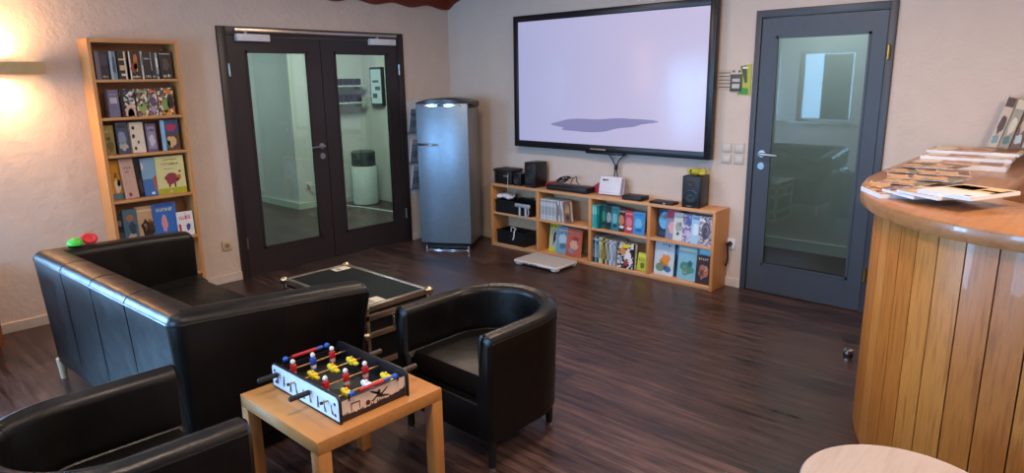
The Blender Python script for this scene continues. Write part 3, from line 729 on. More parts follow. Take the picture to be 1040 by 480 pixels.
# --- tall bookcase: y centre, width, height, thickness, distance of the cover from the wall, lean, tilt, colours, art, label
GA = ['paperbacks on the top bookcase shelf', 'books on the second bookcase shelf', 'books on the third bookcase shelf', 'books on the fourth bookcase shelf', 'books on the fifth bookcase shelf']
BOOKSA = [
 (0, -3.327, .082, .186, .03, .165, ['#23222e', '#6d6780', '#b9b2a8', '#3d3848'], [('r', 0, .35, 0, 1, 1), ('r', .4, .95, .5, .9, 3), ('t', .45, .95, .06, .14, 2, 4)], 'dark navy paperback with grey-purple edge at the left end of the top bookcase shelf'),
 (0, -3.256, .044, .187, .03, .165, ['#6f8a9e', '#9db4c4', '#3a4b5a'], [('r', 0, .4, 0, 1, 1), ('b', .6, .5, .25, .3, 2)], 'pale grey-blue paperback second from the left on the top bookcase shelf'),
 (0, -3.200, .056, .188, .03, .165, ['#15110f', '#c9b48a', '#6b1f1a', '#d8d2c6'], [('r', .2, .85, .32, .5, 1), ('r', .15, .8, .68, .74, 1), ('r', .3, .8, .12, .2, 3), ('r', .8, 1, 0, 1, 3)], 'black paperback with cream print beside the pale grey-blue one'),
 (0, -3.116, .076, .189, .03, .165, ['#1d120e', '#c46a2c', '#e0b080', '#8a3a1c', '#e6ddd0'], [('b', .55, .6, .2, .38, 1), ('b', .3, .4, .22, .22, 3), ('b', .6, .45, .12, .2, 2), ('t', .2, .9, .05, .14, 4, 5), ('r', 0, .12, 0, 1, 4)], 'black paperback with orange flame picture in the middle of the top bookcase shelf'),
 (0, -3.069, .014, .190, .05, .165, ['#cfcac4', '#5b5560'], [('r', .2, .8, .5, .9, 1)], 'thin off-white spine right of the flame-picture paperback'),
 (0, -3.036, .048, .187, .03, .165, ['#19161a', '#8d8a92', '#d8d4cc'], [('r', .1, .9, .72, .78, 1), ('t', .15, .95, .06, .15, 2, 4)], 'black paperback with a thin grey bar right of the thin white spine'),
 (0, -2.996, .030, .188, .03, .165, ['#262026', '#c8c2ba'], [('t', .1, .95, .05, .14, 1, 3), ('r', .0, .12, .3, 1, 1)], 'narrow dark paperback with a white edge line, third from the right on the top shelf'),
 (0, -2.970, .020, .180, .04, .165, ['#9aa2a0', '#dcd8ce', '#3a4444'], [('r', .1, .9, .45, .8, 1), ('r', .1, .9, .1, .2, 2)], 'slim grey and white spine second from the right on the top bookcase shelf'),
 (0, -2.908, .088, .186, .03, .165, ['#120f10', '#d8d2c6', '#4a4038'], [('b', .5, .55, .3, .25, 2), ('t', .2, .9, .06, .18, 1, 4), ('r', .0, .9, .93, .95, 1)], 'wide black paperback with white lettering at the right end of the top bookcase shelf'),
 (1, -3.291, .084, .187, .03, .165, ['#716d8c', '#8f8aa4', '#b9b6c6', '#33303f'], [('r', 0, .16, 0, 1, 3), ('r', .3, .85, .5, .72, 2), ('r', .3, .85, .8, .86, 1)], 'grey-violet book with pale square at the left end of the second bookcase shelf'),
 (1, -3.192, .092, .191, .03, .165, [COMIC2, '#151316', '#d2b09c', '#b05030', '#7a2a20'], [('r', 0, .2, 0, 1, 1), ('e', .62, .12, .40, .32, 2), ('e', .62, .08, .24, .22, 3), ('e', .62, .02, .14, .12, 4)], 'black and white comic book with a beige arch, second on the second bookcase shelf'),
 (1, -3.100, .076, .189, .028, .165, [COMIC, '#8fa05a', '#e2dfd2', '#2a3a20'], [('b', .5, .3, .35, .22, 1), ('b', .4, .45, .12, .12, 2), ('r', .1, .9, .86, .95, 1)], 'colourful comic with a green figure right of the black and white comic'),
 (1, -3.028, .062, .188, .028, .165, [COMIC, '#5d4a70', '#a090ae', '#d8673a'], [('b', .5, .55, .3, .2, 1), ('b', .5, .25, .3, .18, 2), ('r', .1, .9, .88, .95, 3)], 'narrow comic with purple picture in the right half of the second bookcase shelf'),
 (1, -2.936, .112, .193, .028, .165, [COMIC, '#7a9050', '#1f2416', '#cf7a2e', '#e6e2d8'], [('b', .45, .35, .25, .25, 1), ('b', .75, .5, .18, .3, 2), ('b', .5, .1, .3, .1, 3), ('r', .05, .5, .3, .35, 4), ('b', .7, .85, .25, .1, 3)], 'wide comic with green, black and orange picture at the right end of the second shelf'),
 (2, -3.342, .064, .205, .022, .150, ['#8f7f42', '#6b5f34', '#c7b878', '#4f4a2c'], [('b', .5, .3, .35, .2, 1), ('t', .1, .9, .75, .85, 2, 4), ('b', .4, .55, .2, .08, 3)], 'olive-yellow book at the left end of the third bookcase shelf'),
 (2, -3.258, .076, .220, .026, .158, ['#3c4a66', '#7f8fa8', '#272b3a', '#b0a8a0'], [('b', .5, .5, .35, .25, 1), ('b', .5, .25, .4, .15, 3), ('r', .1, .9, .82, .92, 2)], 'slate-blue patterned book second on the third bookcase shelf', .05),
 (2, -3.165, .098, .215, .03, .165, ['#d8cbb8', '#1c1a1c', '#e6ded0'], [('r', .0, .05, 0, 1, 1), ('e', .3, .82, .10, .06, 1), ('b', .25, .55, .1, .08, 1), ('e', .55, .35, .07, .05, 1), ('e', .3, .15, .09, .06, 1)], 'cream book with black dots in the middle of the third bookcase shelf', .06),
 (2, -3.067, .074, .200, .026, .158, ['#5d5670', '#8c86a0', '#c2bcc8', '#2c2836'], [('r', .12, .88, .1, .9, 1), ('b', .5, .4, .3, .2, 2), ('t', .2, .85, .72, .82, 3, 4)], 'grey-violet book right of the cream dotted one', .04),
 (2, -2.940, .128, .222, .032, .165, ['#5b4034', '#86b4d8', '#a83254', '#2c4c74', '#c7a878', '#3c7a4a'], [('r', 0, .22, 0, 1, 1), ('r', .22, 1, .55, 1, 3), ('b', .6, .75, .3, .14, 2), ('b', .6, .3, .3, .2, 4), ('b', .35, .2, .1, .15, 5)], 'thick blue and brown book with a red title, right end of the third bookcase shelf'),
 (3, -3.335, .080, .282, .012, .136, ['#c98f24', '#8c5a20', '#d8cdb8', '#5d7a86', '#6a4326'], [('r', 0, 1, 0, .16, 3), ('b', .55, .35, .3, .18, 2), ('b', .7, .42, .15, .1, 4), ('b', .5, .62, .15, .08, 1)], 'yellow-orange book with a white bird-like shape, left end of the fourth bookcase shelf'),
 (3, -3.250, .094, .285, .012, .160, ['#c7a394', '#4a3a3c', '#8c2c3a', '#e0cfc4'], [('t', .3, .85, .74, .80, 1, 3), ('r', .3, .6, .66, .68, 1), ('e', .4, .10, .12, .05, 2), ('r', .08, .1, 0, 1, 3)], 'dusty pink book with small dark title, second on the fourth bookcase shelf', .03, .05),
 (3, -3.180, .10, .283, .010, .144, ['#171214', '#4a3c36', '#6a5a4c'], [('b', .6, .25, .2, .2, 1), ('b', .75, .5, .1, .1, 2)], 'black book between the pink and the blue one on the fourth bookcase shelf', .03, .03),
 (3, -3.110, .108, .275, .010, .159, ['#3f6fae', '#7fa4be', '#b05a54', '#d8cfc8', '#e6e6e4'], [('r', 0, 1, .45, 1, 1), ('b', .05, .8, .12, .1, 3), ('b', .85, .35, .2, .25, 2), ('r', .45, .65, .04, .1, 4)], 'light blue to deep blue picture book beside the yellow-green one', .03, .03),
 (3, -2.972, .205, .280, .018, .172, ['#d0c98c', '#5a4f30', '#8c3440', '#a8a428', '#c2703a', '#efe9d0', '#3a2c20'], [('r', 0, 1, 0, .16, 3), ('t', .22, .82, .77, .83, 1, 8), ('r', .3, .75, .90, .915, 1), ('r', .25, .6, .66, .672, 1), ('b', .5, .40, .27, .15, 2), ('b', .72, .42, .13, .09, 4), ('e', .40, .42, .06, .07, 5), ('r', .38, .44, .18, .3, 6), ('r', .58, .64, .17, .3, 6), ('b', .82, .58, .05, .03, 6), ('r', .38, .50, .04, .09, 5)], 'large yellow-green picture book with a red-brown animal on the fourth bookcase shelf', .03),
 (4, -3.352, .046, .225, .02, .155, ['#1d1d24', '#6a6a74', '#3a4a58'], [('b', .5, .7, .35, .1, 1), ('r', .1, .9, .1, .4, 2)], 'narrow black book at the left end of the fifth bookcase shelf', .05, .03),
 (4, -3.286, .100, .250, .022, .160, ['#44687c', '#9c6a48', '#2b3f50', '#b0a494'], [('b', .5, .75, .35, .1, 1), ('b', .6, .45, .3, .2, 2), ('b', .5, .2, .3, .1, 3)], 'teal book with brown picture, second on the fifth bookcase shelf', .05),
 (4, -3.180, .130, .257, .016, .150, ['#c2a078', '#2c1d16', '#8c5c38', '#d8c4a4'], [('b', .55, .35, .35, .28, 1), ('b', .75, .45, .15, .2, 2), ('r', .1, .9, .86, .9, 3), ('b', .45, .4, .1, .12, 3)], 'tan book with a dark brown drawing in the middle of the fifth bookcase shelf', .05),
 (4, -3.048, .165, .262, .016, .166, ['#3166ae', '#d8cf9c', '#cf8c94', '#e6d8d0', '#243f7c'], [('t', .15, .85, .78, .88, 1, 9), ('b', .45, .42, .14, .25, 2), ('e', .45, .62, .07, .05, 3), ('r', .1, .9, .93, .96, 4)], 'blue picture book with a pink figure and cream title on the fifth bookcase shelf', .05),
 (4, -2.915, .120, .182, .014, .184, ['#e0dcd8', '#c8322c', '#3a4a8c', '#d8b83c'], [('t', .12, .85, .68, .86, 1, 6), ('r', .05, .2, .1, .5, 1), ('b', .65, .35, .15, .15, 2), ('e', .5, .92, .03, .02, 2)], 'small white book with a red title at the right end of the fifth bookcase shelf', .04),
]
for row in BOOKSA:
    k, y, w_, h_, t_, x_, cols, art, lab = row[:9]; lean = row[9] if len(row) > 9 else 0; tl = row[10] if len(row) > 10 else 0
    z = SHELF[k]+.0004
    book(lab, 'book', (x_-.006*k if k < 2 else x_, y, z), PI/2, w_-.003, h_, t_, cols, art, GA[k], lean, -tl)

# --- low shelf unit
GB = {'c2t': 'game cases in the second bay, upper shelf', 'c2b': 'books in the second bay, lower shelf', 'c3t': 'disc cases in the third bay, upper shelf', 'c3b': 'books in the third bay, lower shelf', 'c4t': 'comics in the fourth bay, upper shelf', 'c4b': 'large books in the fourth bay, lower shelf'}
zt, zb = SHZ+.0005, .0365
cases = ['#c9d0d8', '#bfc8d2', '#d2d6da', '#b4c0cc', '#ccd2d8', '#c2cad4', '#d6d8dc', '#b8c4d0', '#ced4da']
x = 1.428
for i, c in enumerate(cases):
    w_ = .0195; h_ = .19
    book('white game case in the second bay, %s' % ['first of the upright row', 'second of the upright row', 'third of the upright row', 'fourth of the upright row', 'middle of the upright row', 'just right of the middle of the upright row', 'third from the right of the upright row', 'second from the right of the upright row', 'last of the upright row beside the leaning ones'][i],
         'game case', (x+w_/2, -.222, zt), 0, w_, h_, .135, [c, '#7f8a98', '#5d6672'], [('t', .3, .75, .25, .75, 1+i % 2, 2), ('r', .15, .85, .88, .95, 1)], GB['c2t'], spine=True); x += w_+.0012
book('white game case leaning against the upright row in the second bay', 'game case', (1.655, -.222, zt+.001), 0, .020, .19, .135, ['#c6ced8', '#5d6a7c'], [('r', .2, .8, .3, .8, 1)], GB['c2t'], 0, -.10, True)
book('white game case leaning left of the brown case in the second bay', 'game case', (1.694, -.222, zt+.001), 0, .020, .19, .135, ['#d2d8de', '#3c4656'], [('t', .25, .8, .2, .7, 1, 2)], GB['c2t'], 0, -.12, True)
book('brown patterned case leaning at the right end of the second bay upper row', 'game case', (1.758, -.222, zt+.001), 0, .074, .188, .03, ['#7a5a48', '#b08a6c', '#4a342a', '#98705a'], [('b', .5, .6, .35, .2, 1), ('b', .5, .25, .3, .12, 2), ('b', .4, .8, .2, .1, 3)], GB['c2t'], .02, -.13)
book('yellow and grey booklet with a black figure, lower shelf of the second bay', 'book', (1.535, -.16, zb), 0, .125, .262, .012, ['#c3c830', '#a9b2ae', '#15171a', '#d9dccc'], [('r', .08, .92, .14, .82, 1), ('b', .5, .5, .12, .18, 2), ('b', .55, .66, .08, .06, 2), ('b', .42, .34, .06, .1, 2), ('t', .1, .9, .87, .96, 2, 6)], GB['c2b'], .14)
book('light blue booklet between yellow and red ones, lower shelf of the second bay', 'book', (1.645, -.182, zb), 0, .14, .252, .012, ['#6d9cb8', '#a9c4d2', '#4a6f8c', '#c4b8b0'], [('b', .45, .55, .35, .2, 1), ('b', .6, .3, .3, .12, 2), ('r', .1, .9, .82, .9, 3)], GB['c2b'], .16)
book('red-brown booklet with pale picture, lower shelf of the second bay', 'book', (1.792, -.204, zb), 0, .165, .252, .014, ['#b05a48', '#c9a090', '#7c8ca0', '#8c3a30'], [('b', .5, .4, .3, .2, 1), ('b', .35, .2, .2, .1, 2), ('t', .1, .9, .84, .92, 1, 7), ('b', .6, .65, .25, .08, 3)], GB['c2b'], .12, 0.03)
C3T = [(2.032, .024, '#35b4b8', 'cyan case at the left end of the third bay upper shelf', ['#8fd8d6']), (2.057, .024, '#2fa5ac', 'second cyan case from the left in the third bay', ['#7fd0d0']), (2.083, .025, '#18686a', 'dark teal case right of the two cyan ones', ['#2c8a86'])]
for x_, w_, c, lab, ac in C3T:
    book(lab, 'game case', (x_, -.222, zt), 0, w_, .20, .14, [c]+ac, [('r', .2, .8, .6, .92, 1)], GB['c3t'], spine=True)
C3F = [(2.122, .05, .212, -.196, ['#17564c', '#2b8a72', '#0f2a28'], 'dark green disc case with a paler green patch in the third bay'),
 (2.182, .065, .208, -.203, ['#20373c', '#8f9ca4', '#101c22'], 'black-green disc case with a grey picture in the third bay'),
 (2.246, .065, .206, -.209, ['#2b7a86', '#6fb0b4', '#123a44'], 'teal disc case with pale blob in the middle of the third bay'),
 (2.312, .070, .198, -.206, ['#3a1c18', '#c07a54', '#d8cfc4'], 'dark brown disc case with an orange face-like blob in the third bay'),
 (2.392, .080, .186, -.214, ['#b03a50', '#d07a84', '#d8ccc8'], 'red disc case second from the right in the third bay upper shelf'),
 (2.486, .095, .188, -.218, ['#3a8cc8', '#6fb4dc', '#1f5a98'], 'bright blue disc case at the right end of the third bay upper shelf')]
for x_, w_, h_, y_, cols, lab in C3F:
    book(lab, 'game case', (x_, y_, zt), 0, w_+.012, h_, .014, cols, [('b', .5, .5, .33, .25, 1), ('b', .5, .2, .3, .08, 2), ('t', .12, .9, .84, .92, 2, 5)], GB['c3t'], .06)
x = 2.025
C3B = [('#1c2630', '#8c9aa8', 'black thin book at the left end of the third bay lower shelf'), ('#5b8fae', '#d0dce2', 'pale blue thin book second in the third bay lower shelf'), ('#1f5a6a', '#b0c8cc', 'petrol thin book third in the third bay lower shelf'), ('#cdd4d6', '#4a6a8c', 'white thin book between petrol and yellow ones in the third bay'), ('#d6c83c', '#3a3420', 'yellow thin book in the third bay lower shelf'), ('#2a2c24', '#c8b85c', 'black and yellow spine right of the yellow thin book'), ('#c8c2a4', '#2a2a2c', 'cream spine with black marks in the third bay lower shelf'), ('#6a6a62', '#d0c8b4', 'grey spine left of the pale blue-white ones in the third bay'), ('#d2dae2', '#5b86b4', 'white spine with blue marks in the third bay lower shelf'), ('#86a8c8', '#e0e4e8', 'light blue spine in the third bay lower shelf'), ('#c4ccd6', '#3a5a8c', 'pale grey spine touching the comic album in the third bay')]
for i, (c, ac, lab) in enumerate(C3B):
    w_ = .0205; book(lab, 'book', (x+w_/2, -.215, zb), 0, w_, .235-.002*i, .18, [c, ac], [('t', .2, .8, .2, .8, 1, 2), ('r', .1, .9, .86, .92, 1)], GB['c3b'], spine=True); x += w_+.0012
book('comic album with yellow title and crowded picture, third bay lower shelf', 'book', (2.372, -.222, zb), 0, .175, .222, .03, [COMIC2, '#17151a', '#e0c832', '#b03038', '#d98a3a', '#e4e0e4', '#8fa4c4'], [('r', .9, 1, 0, 1, 1), ('b', .45, .86, .28, .08, 2), ('b', .3, .65, .16, .12, 4), ('b', .6, .5, .2, .15, 5), ('b', .5, .2, .12, .12, 3), ('b', .75, .3, .12, .15, 5), ('b', .2, .3, .1, .12, 6)], GB['c3b'], .05)
book('small yellow-green booklet at the right end of the third bay lower shelf', 'book', (2.512, -.20, zb), 0, .09, .15, .012, ['#b8c22c', '#d9d84c', '#5a6a2c'], [('r', .1, .9, .75, .92, 1), ('b', .6, .3, .25, .18, 2), ('t', .15, .8, .55, .65, 2, 4)], GB['c3b'], .12, .05)
C4T = [(2.690, .120, .232, -.168, ['#1b2436', '#5fa8d8', '#c4dcec', '#2a3c58'], [('e', .5, .6, .42, .30, 1), ('r', .3, .42, .45, .7, 2), ('r', .55, .68, .45, .7, 2), ('e', .5, .72, .25, .1, 2), ('r', .1, .9, .08, .2, 3)], 'dark book with a big light blue disc, left end of the fourth bay upper shelf'),
 (2.775, .12, .236, -.180, ['#b02c4c', '#d4a0a8', '#7a86a0'], [('r', 0, 1, 0, .7, 2), ('b', .5, .4, .4, .2, 1)], 'red-topped comic behind the white and green one, fourth bay upper shelf'),
 (2.842, .105, .222, -.195, ['#ccd0cc', '#6aa048', '#98a0a4', '#3a4a44'], [('t', .2, .8, .82, .9, 1, 4), ('b', .5, .5, .3, .2, 2), ('b', .55, .6, .12, .1, 1), ('b', .4, .25, .12, .08, 3)], 'white comic with green title in the fourth bay upper shelf'),
 (2.925, .10, .226, -.205, [COMIC3, '#4a5c9c', '#c0b8d0'], [('b', .5, .7, .3, .12, 1), ('b', .5, .3, .25, .15, 2)], 'purple and blue patterned comic in the fourth bay upper shelf'),
 (2.995, .085, .222, -.212, ['#9cc4dc', '#cfe0ea', '#6a94b8'], [('b', .5, .5, .3, .25, 1), ('r', .1, .9, .85, .93, 2)], 'pale blue comic second from the right in the fourth bay upper shelf'),
 (3.078, .115, .226, -.218, [COMIC4, '#4a4658', '#d0c8cc'], [('e', .5, .5, .3, .3, 1), ('e', .5, .5, .22, .22, 2), ('b', .5, .5, .12, .15, 1)], 'grey-violet comic with a ringed picture, right end of the fourth bay upper shelf')]
for x_, w_, h_, y_, cols, art, lab in C4T: book(lab, 'book', (x_, y_, zt), 0, w_, h_, .0055, cols, art, GB['c4t'], .10)
C4B = [(2.712, .18, .285, -.190, ['#bcd0de', '#d88a3c', '#3f6a9c', '#e2e6e8', '#6a8a6a'], [('t', .4, .95, .84, .94, 2, 4), ('b', .55, .42, .28, .2, 1), ('b', .35, .25, .25, .14, 4), ('b', .7, .2, .2, .1, 2), ('b', .55, .62, .1, .06, 3)], 'pale blue album with an orange creature, left end of the fourth bay lower shelf'),
 (2.835, .14, .280, -.168, ['#1f4468', '#3a78a4', '#0f2438'], [('b', .5, .75, .35, .12, 1), ('b', .5, .4, .3, .2, 2)], 'dark blue album behind the others in the fourth bay lower shelf'),
 (2.925, .165, .270, -.200, ['#7fb8cc', '#4a8a7c', '#c9d8c8', '#2f6a8c'], [('b', .5, .35, .35, .22, 1), ('b', .4, .3, .12, .12, 2), ('b', .65, .5, .14, .1, 3), ('r', .05, .95, .85, .95, 2)], 'light blue album with green figures in the middle of the fourth bay lower shelf'),
 (3.035, .17, .285, -.180, ['#57b4dc', '#8fcfe8', '#3a8cb8'], [('r', .05, .95, .8, .95, 1), ('b', .5, .5, .3, .2, 2)], 'sky blue album standing behind the dark book in the fourth bay lower shelf'),
 (3.075, .125, .225, -.218, ['#33262a', '#a86a50', '#6a5a78', '#d0b49c'], [('b', .5, .45, .38, .28, 1), ('b', .4, .4, .18, .14, 2), ('b', .65, .55, .12, .1, 3), ('t', .15, .85, .84, .92, 3, 5)], 'dark brown book with a reddish picture, right end of the fourth bay lower shelf')]
for x_, w_, h_, y_, cols, art, lab in C4B: book(lab, 'book', (x_, y_, zb), 0, w_, h_, .010, cols, art, GB['c4b'], .09)

# ================================================================== THINGS ON AND IN THE SHELF UNIT
def crate(label, x, y, z, w, d, h):
    t = thing('storage_box', label, 'box', (x, y, z), 0, 'black storage boxes in the first bay')
    a, b, q = w/2, d/2, .006
    g = G()
    g.box(-a, a, -b, b, 0, q)
    g.box(-a, a, -b, -b+q, q, h); g.box(-a, a, b-q, b, q, h); g.box(-a, -a+q, -b+q, b-q, q, h); g.box(a-q, a, -b+q, b-q, q, h)
    g.box(-a-.006, a+.006, -b-.006, -b+.002, h-.016, h); g.box(-a-.006, a+.006, b-.002, b+.006, h-.016, h); g.box(-a-.006, -a+.002, -b, b, h-.016, h); g.box(a-.002, a+.006, -b, b, h-.016, h)
    g.build('box_body', M_black, t)
    g = G(); g.box(-.02, .02, -b-.003, -b, h*.55, h*.7, .002); g.build('grip', M_dark, t)
    return t
ZT2 = zt
crate('black storage box on the upper shelf of the first bay, white gear on top', 1.085, -.13, ZT2, .46, .19, .125)
crate('black storage box on the lower shelf of the first bay with a white cable', 1.045, -.13, zb, .36, .18, .135)
def cable(name, label, pts, r, mat, group=None):
    g = G(); g.tube(pts, r, 7); o = g.build(name, mat); tag(o, label, 'cable', group); return o
M_wcable = plain('#cfd2d6', .45)
cable('white_cable', 'white cable curling out of the lower black storage box', [(1.0, -.14, .10), (.985, -.15, .16), (1.0, -.16, .195), (1.04, -.17, .20), (1.09, -.19, .192), (1.10, -.225, .186), (1.108, -.240, .165), (1.105, -.240, .12), (1.09, -.240, .10)], .006, M_wcable)
gp = thing('game_controller', 'white game controller lying on the upper black storage box', 'game controller', (.93, -.13, ZT2+.127))
g = G(); g.ball((0, 0, .03), .085, .06, .028); g.ball((-.06, -.04, .026), .035, .045, .024); g.ball((.06, -.04, .026), .035, .045, .024); g.build('controller_body', M_white, gp)
g = G(); g.tube([(.03, .03, .04), (.08, .02, .07), (.12, -.02, .06), (.11, -.05, .02)], .005, 7); g.build('controller_cable', M_wcable, gp)
g = G(); g.cyl((-.04, -.01, .055), (-.04, -.01, .066), .012); g.build('thumb_stick', M_dark, gp)
g = G(); g.tube([(-.02, -.01, .0), (.05, -.03, .02), (.14, -.02, .015), (.18, .02, -.005+.02)], .008, 7); o = g.build('black_strap', M_black); o.location = (1.07, -.115, ZT2+.137); tag(o, 'black strap lying across the upper black storage box', 'strap')
gc = thing('remote_controller', 'pale grey controller hanging over the front of the upper black storage box', 'game controller', (1.235, -.236, ZT2+.03))
g = G(); g.box(-.10, .09, -.026, -.002, .055, .092, .012, 3); g.build('controller_body', plain('#a9b2bc', .35, .3), gc)
for x_ in (-.055, .02):
    g = G(); g.box(x_, x_+.022, -.018, -.002, -.045, .06, .006); g.build('controller_grip', plain('#b6bec6', .35, .2), gc)
g = G(); g.tube([(.06, -.014, .06), (.075, -.016, .02), (.06, -.016, -.02)], .004, 6); g.build('controller_cable', M_wcable, gc)

ZS = LH+.0005
# bag / basket, left
tb = thing('carry_case', 'black carry case with a handle at the left end of the shelf unit top', 'case', (.945, -.135, ZS))
g = G(); g.box(-.115, .115, -.085, .085, 0, .125, .015, 3); g.build('case_body', M_black, tb)
g = G(); g.box(-.12, .12, -.09, .09, .118, .145, .01, 2); g.build('case_lid', M_dark, tb)
g = G(); g.tube([(-.085, -.092, .11), (-.085, -.10, .05), (-.08, -.094, .02)], .006, 6); g.build('strap', plain('#3a3c40', .6), tb)
g = G(); g.box(.02, .08, -.096, -.088, .075, .09, .003); g.build('clasp', plain('#c0a070', .35, .8), tb)
g = G(); g.tube([(.115, -.125, .12), (.118, -.135, .05), (.117, -.134, -.04), (.115, -.125, -.09)], .002, 6, m=0); o = g.build('headphone_cord', M_wcable); o.location = (.945, -.135, ZS); o['label'] = 'thin pale cord hanging over the shelf edge beside the black carry case'; o['category'] = 'cord'
def speaker(label, loc, w, d, h, rz=0, cones=2):
    t = thing('loudspeaker', label, 'loudspeaker', loc, rz, 'black loudspeakers on the shelf unit')
    g = G(); g.box(-w/2, w/2, -d/2, d/2, 0, h, .006, 2); g.build('cabinet', plain('#101114', .32), t)
    g = G(); g.box(-w/2+.006, w/2-.006, -d/2-.006, -d/2+.001, .006, h-.006, .003); g.build('baffle', plain('#17181c', .5), t)
    g = G(); g.lathe([(w*.36, 0), (w*.37, .006), (w*.31, .008), (w*.28, .001), (w*.1, -.0), (w*.09, .005), (.001, .009)], seg=28); o = g.build('woofer', plain('#26282c', .4), t)
    o.rotation_euler = (PI/2, 0, 0); o.location = (0, -d/2-.006, h*.36)
    g = G(); g.lathe([(w*.16, 0), (w*.165, .004), (w*.12, .005), (w*.07, .002), (.001, .006)], seg=20); o = g.build('tweeter', plain('#4a4038', .35, .6), t)
    o.rotation_euler = (PI/2, 0, 0); o.location = (0, -d/2-.006, h*.78)
    g = G(); g.box(-.03, .01, -d/2-.0075, -d/2-.005, .012, .018); g.build('badge', M_steel, t)
    return t
speaker('black loudspeaker with a round cone, left of the two big ones on the shelf unit', (1.300, -.135, ZS), .135, .17, .235)
t = thing('loudspeaker', 'small black loudspeaker between the carry case and the big left loudspeaker', 'loudspeaker', (1.135, -.16, ZS), 0, 'black loudspeakers on the shelf unit')
g = G(); g.box(-.05, .05, -.06, .06, 0, .118, .008, 2); g.build('cabinet', plain('#101114', .32), t)
g = G(); g.lathe([(.036, 0), (.038, .005), (.03, .006), (.02, .001), (.001, .006)], seg=24); o = g.build('woofer', plain('#2a2c30', .4), t); o.rotation_euler = (PI/2, 0, 0); o.location = (0, -.06, .05)
speaker('black loudspeaker with a yellow toy on top, at the right end of the shelf unit', (2.935, -.125, ZS), .15, .18, .245, .12)
# yellow toy on the right speaker
yt = thing('yellow_plush', 'crumpled yellow fabric toy lying on the right loudspeaker', 'toy', (2.93, -.125, ZS+.2455))
g = G(); rnd = random.Random(8)
for k in range(9):
    a = rnd.random()*6.28; q = .045*rnd.random()
    g.ball((q*1.3*math.cos(a), q*math.sin(a), .018+.014*rnd.random()), .026+.012*rnd.random(), .022, .016+.008*rnd.random())
g.build('plush_body', plain('#b0aa2c', .8), yt)
g = G(); g.ball((.062, -.02, .016), .032, .016, .014); g.build('plush_arm', plain('#b8a640', .8), yt)
g = G(); g.ball((-.025, -.035, .035), .008, .008, .008); g.build('plush_eye', M_dark, yt)
# red thing, console bar with cables
g = G(); g.prism([(-.09, .0), (.09, 0), (.085, .04), (.02, .055), (-.06, .05), (-.09, .03)], -.04, .04, 'y', bev=.008); o = g.build('red_pouch', plain('#a81f34', .6)); o.location = (1.475, -.06, ZS); tag(o, 'red fabric pouch behind the flat black console', 'pouch')
cb = thing('console', 'long flat black console on the shelf unit between left loudspeaker and router', 'console', (1.72, -.15, ZS))
g = G(); g.box(-.225, .225, -.065, .075, .004, .052, .005, 2); g.build('console_body', M_black, cb)
g = G(); g.box(-.20, .20, -.067, -.064, .020, .034); g.build('front_slot', plain('#30323a', .3), cb)
for x_ in (-.18, .18):
    g = G(); g.cyl((x_, -.04, 0), (x_, -.04, .005), .012); g.build('rubber_foot', M_rubber, cb)
rnd = random.Random(3); pts = []
for k in range(46):
    a = k*.75; pts.append((.05*math.cos(a)*(1+.2*rnd.random())+k*.0015, .035*math.sin(a), .008+.0012*k+.018*rnd.random()))
g = G(); g.tube(pts, .0045, 6); o = g.build('tangled_cable', M_black); o.location = (1.60, -.14, ZS+.055); tag(o, 'tangled black cable heaped on the flat black console', 'cable')
g = G(); g.tube([(0, 0, .01), (.02, .01, .06), (.05, .02, .075), (.07, 0, .03), (.10, .0, .012)], .005, 6); o = g.build('looped_cable', plain('#44464c', .5)); o.location = (1.71, -.13, ZS+.054); tag(o, 'grey cable loop standing up on the flat black console', 'cable')
g = G(); g.prism([(-.06, 0), (.06, 0), (.06, .085), (.03, .09), (-.06, .03)], -.03, .03, 'y', bev=.008); o = g.build('red_bag', plain('#a3223a', .6)); o.location = (1.945, -.055, ZS); tag(o, 'red bag pressed between flat console and white router', 'bag')
# router
ro = thing('router', 'white upright router box leaning towards the wall below the screen', 'router', (2.135, -.125, ZS), 0, None, rot=(-.22, 0, .10))
g = G(); g.box(-.105, .105, -.025, .02, .004, .162, .007, 3); g.build('router_body', plain('#cfd0d8', .35), ro)
g = G(); g.box(-.075, -.045, -.0265, -.0245, .122, .136); g.box(-.042, -.02, -.0265, -.0245, .122, .138, m=1); g.build('router_logo', [plain('#2c2f38', .5), plain('#7d7a52', .5)], ro)
g = G(); g.box(-.10, .10, -.0265, -.0245, .022, .025); g.build('router_seam', plain('#a8a9b2', .5), ro)
g = G(); g.box(.105, .13, -.0, .03, .004, .15, .005); g.build('stand', plain('#8f8890', .5), ro)
cable('screen_cable', 'dark cables running down from the wall screen behind the white router', [(2.06, -.05, .972), (2.10, -.05, .93), (2.13, -.05, .88), (2.135, -.055, .84), (2.125, -.05, .80), (2.13, -.045, .75)], .006, plain('#26323a', .5), 'cables below the screen')
cable('screen_cable', 'second dark cable branching to the right below the wall screen', [(2.22, -.05, .968), (2.17, -.05, .93), (2.145, -.05, .88), (2.15, -.055, .84), (2.155, -.05, .80), (2.15, -.045, .75)], .006, plain('#2c3c40', .5), 'cables below the screen')
g = G(); g.cyl((2.14, -.052, .845), (2.143, -.052, .885), .016); tag(g.build('cable_tie', M_dark), 'dark tie bundling the cables under the wall screen', 'cable tie')
sbx = thing('set_top_box', 'black set-top box right of the white router', 'set-top box', (2.415, -.165, ZS))
g = G(); g.box(-.095, .095, -.06, .06, .004, .038, .004); g.build('box_body', M_black, sbx)
g = G(); g.box(-.075, .08, -.0615, -.0595, .013, .026); g.build('display_strip', plain('#3c3f46', .2), sbx)
g = G(); g.box(-.08, -.06, -.05, .05, 0, .004); g.box(.06, .08, -.05, .05, 0, .004); g.build('foot_rail', M_rubber, sbx)
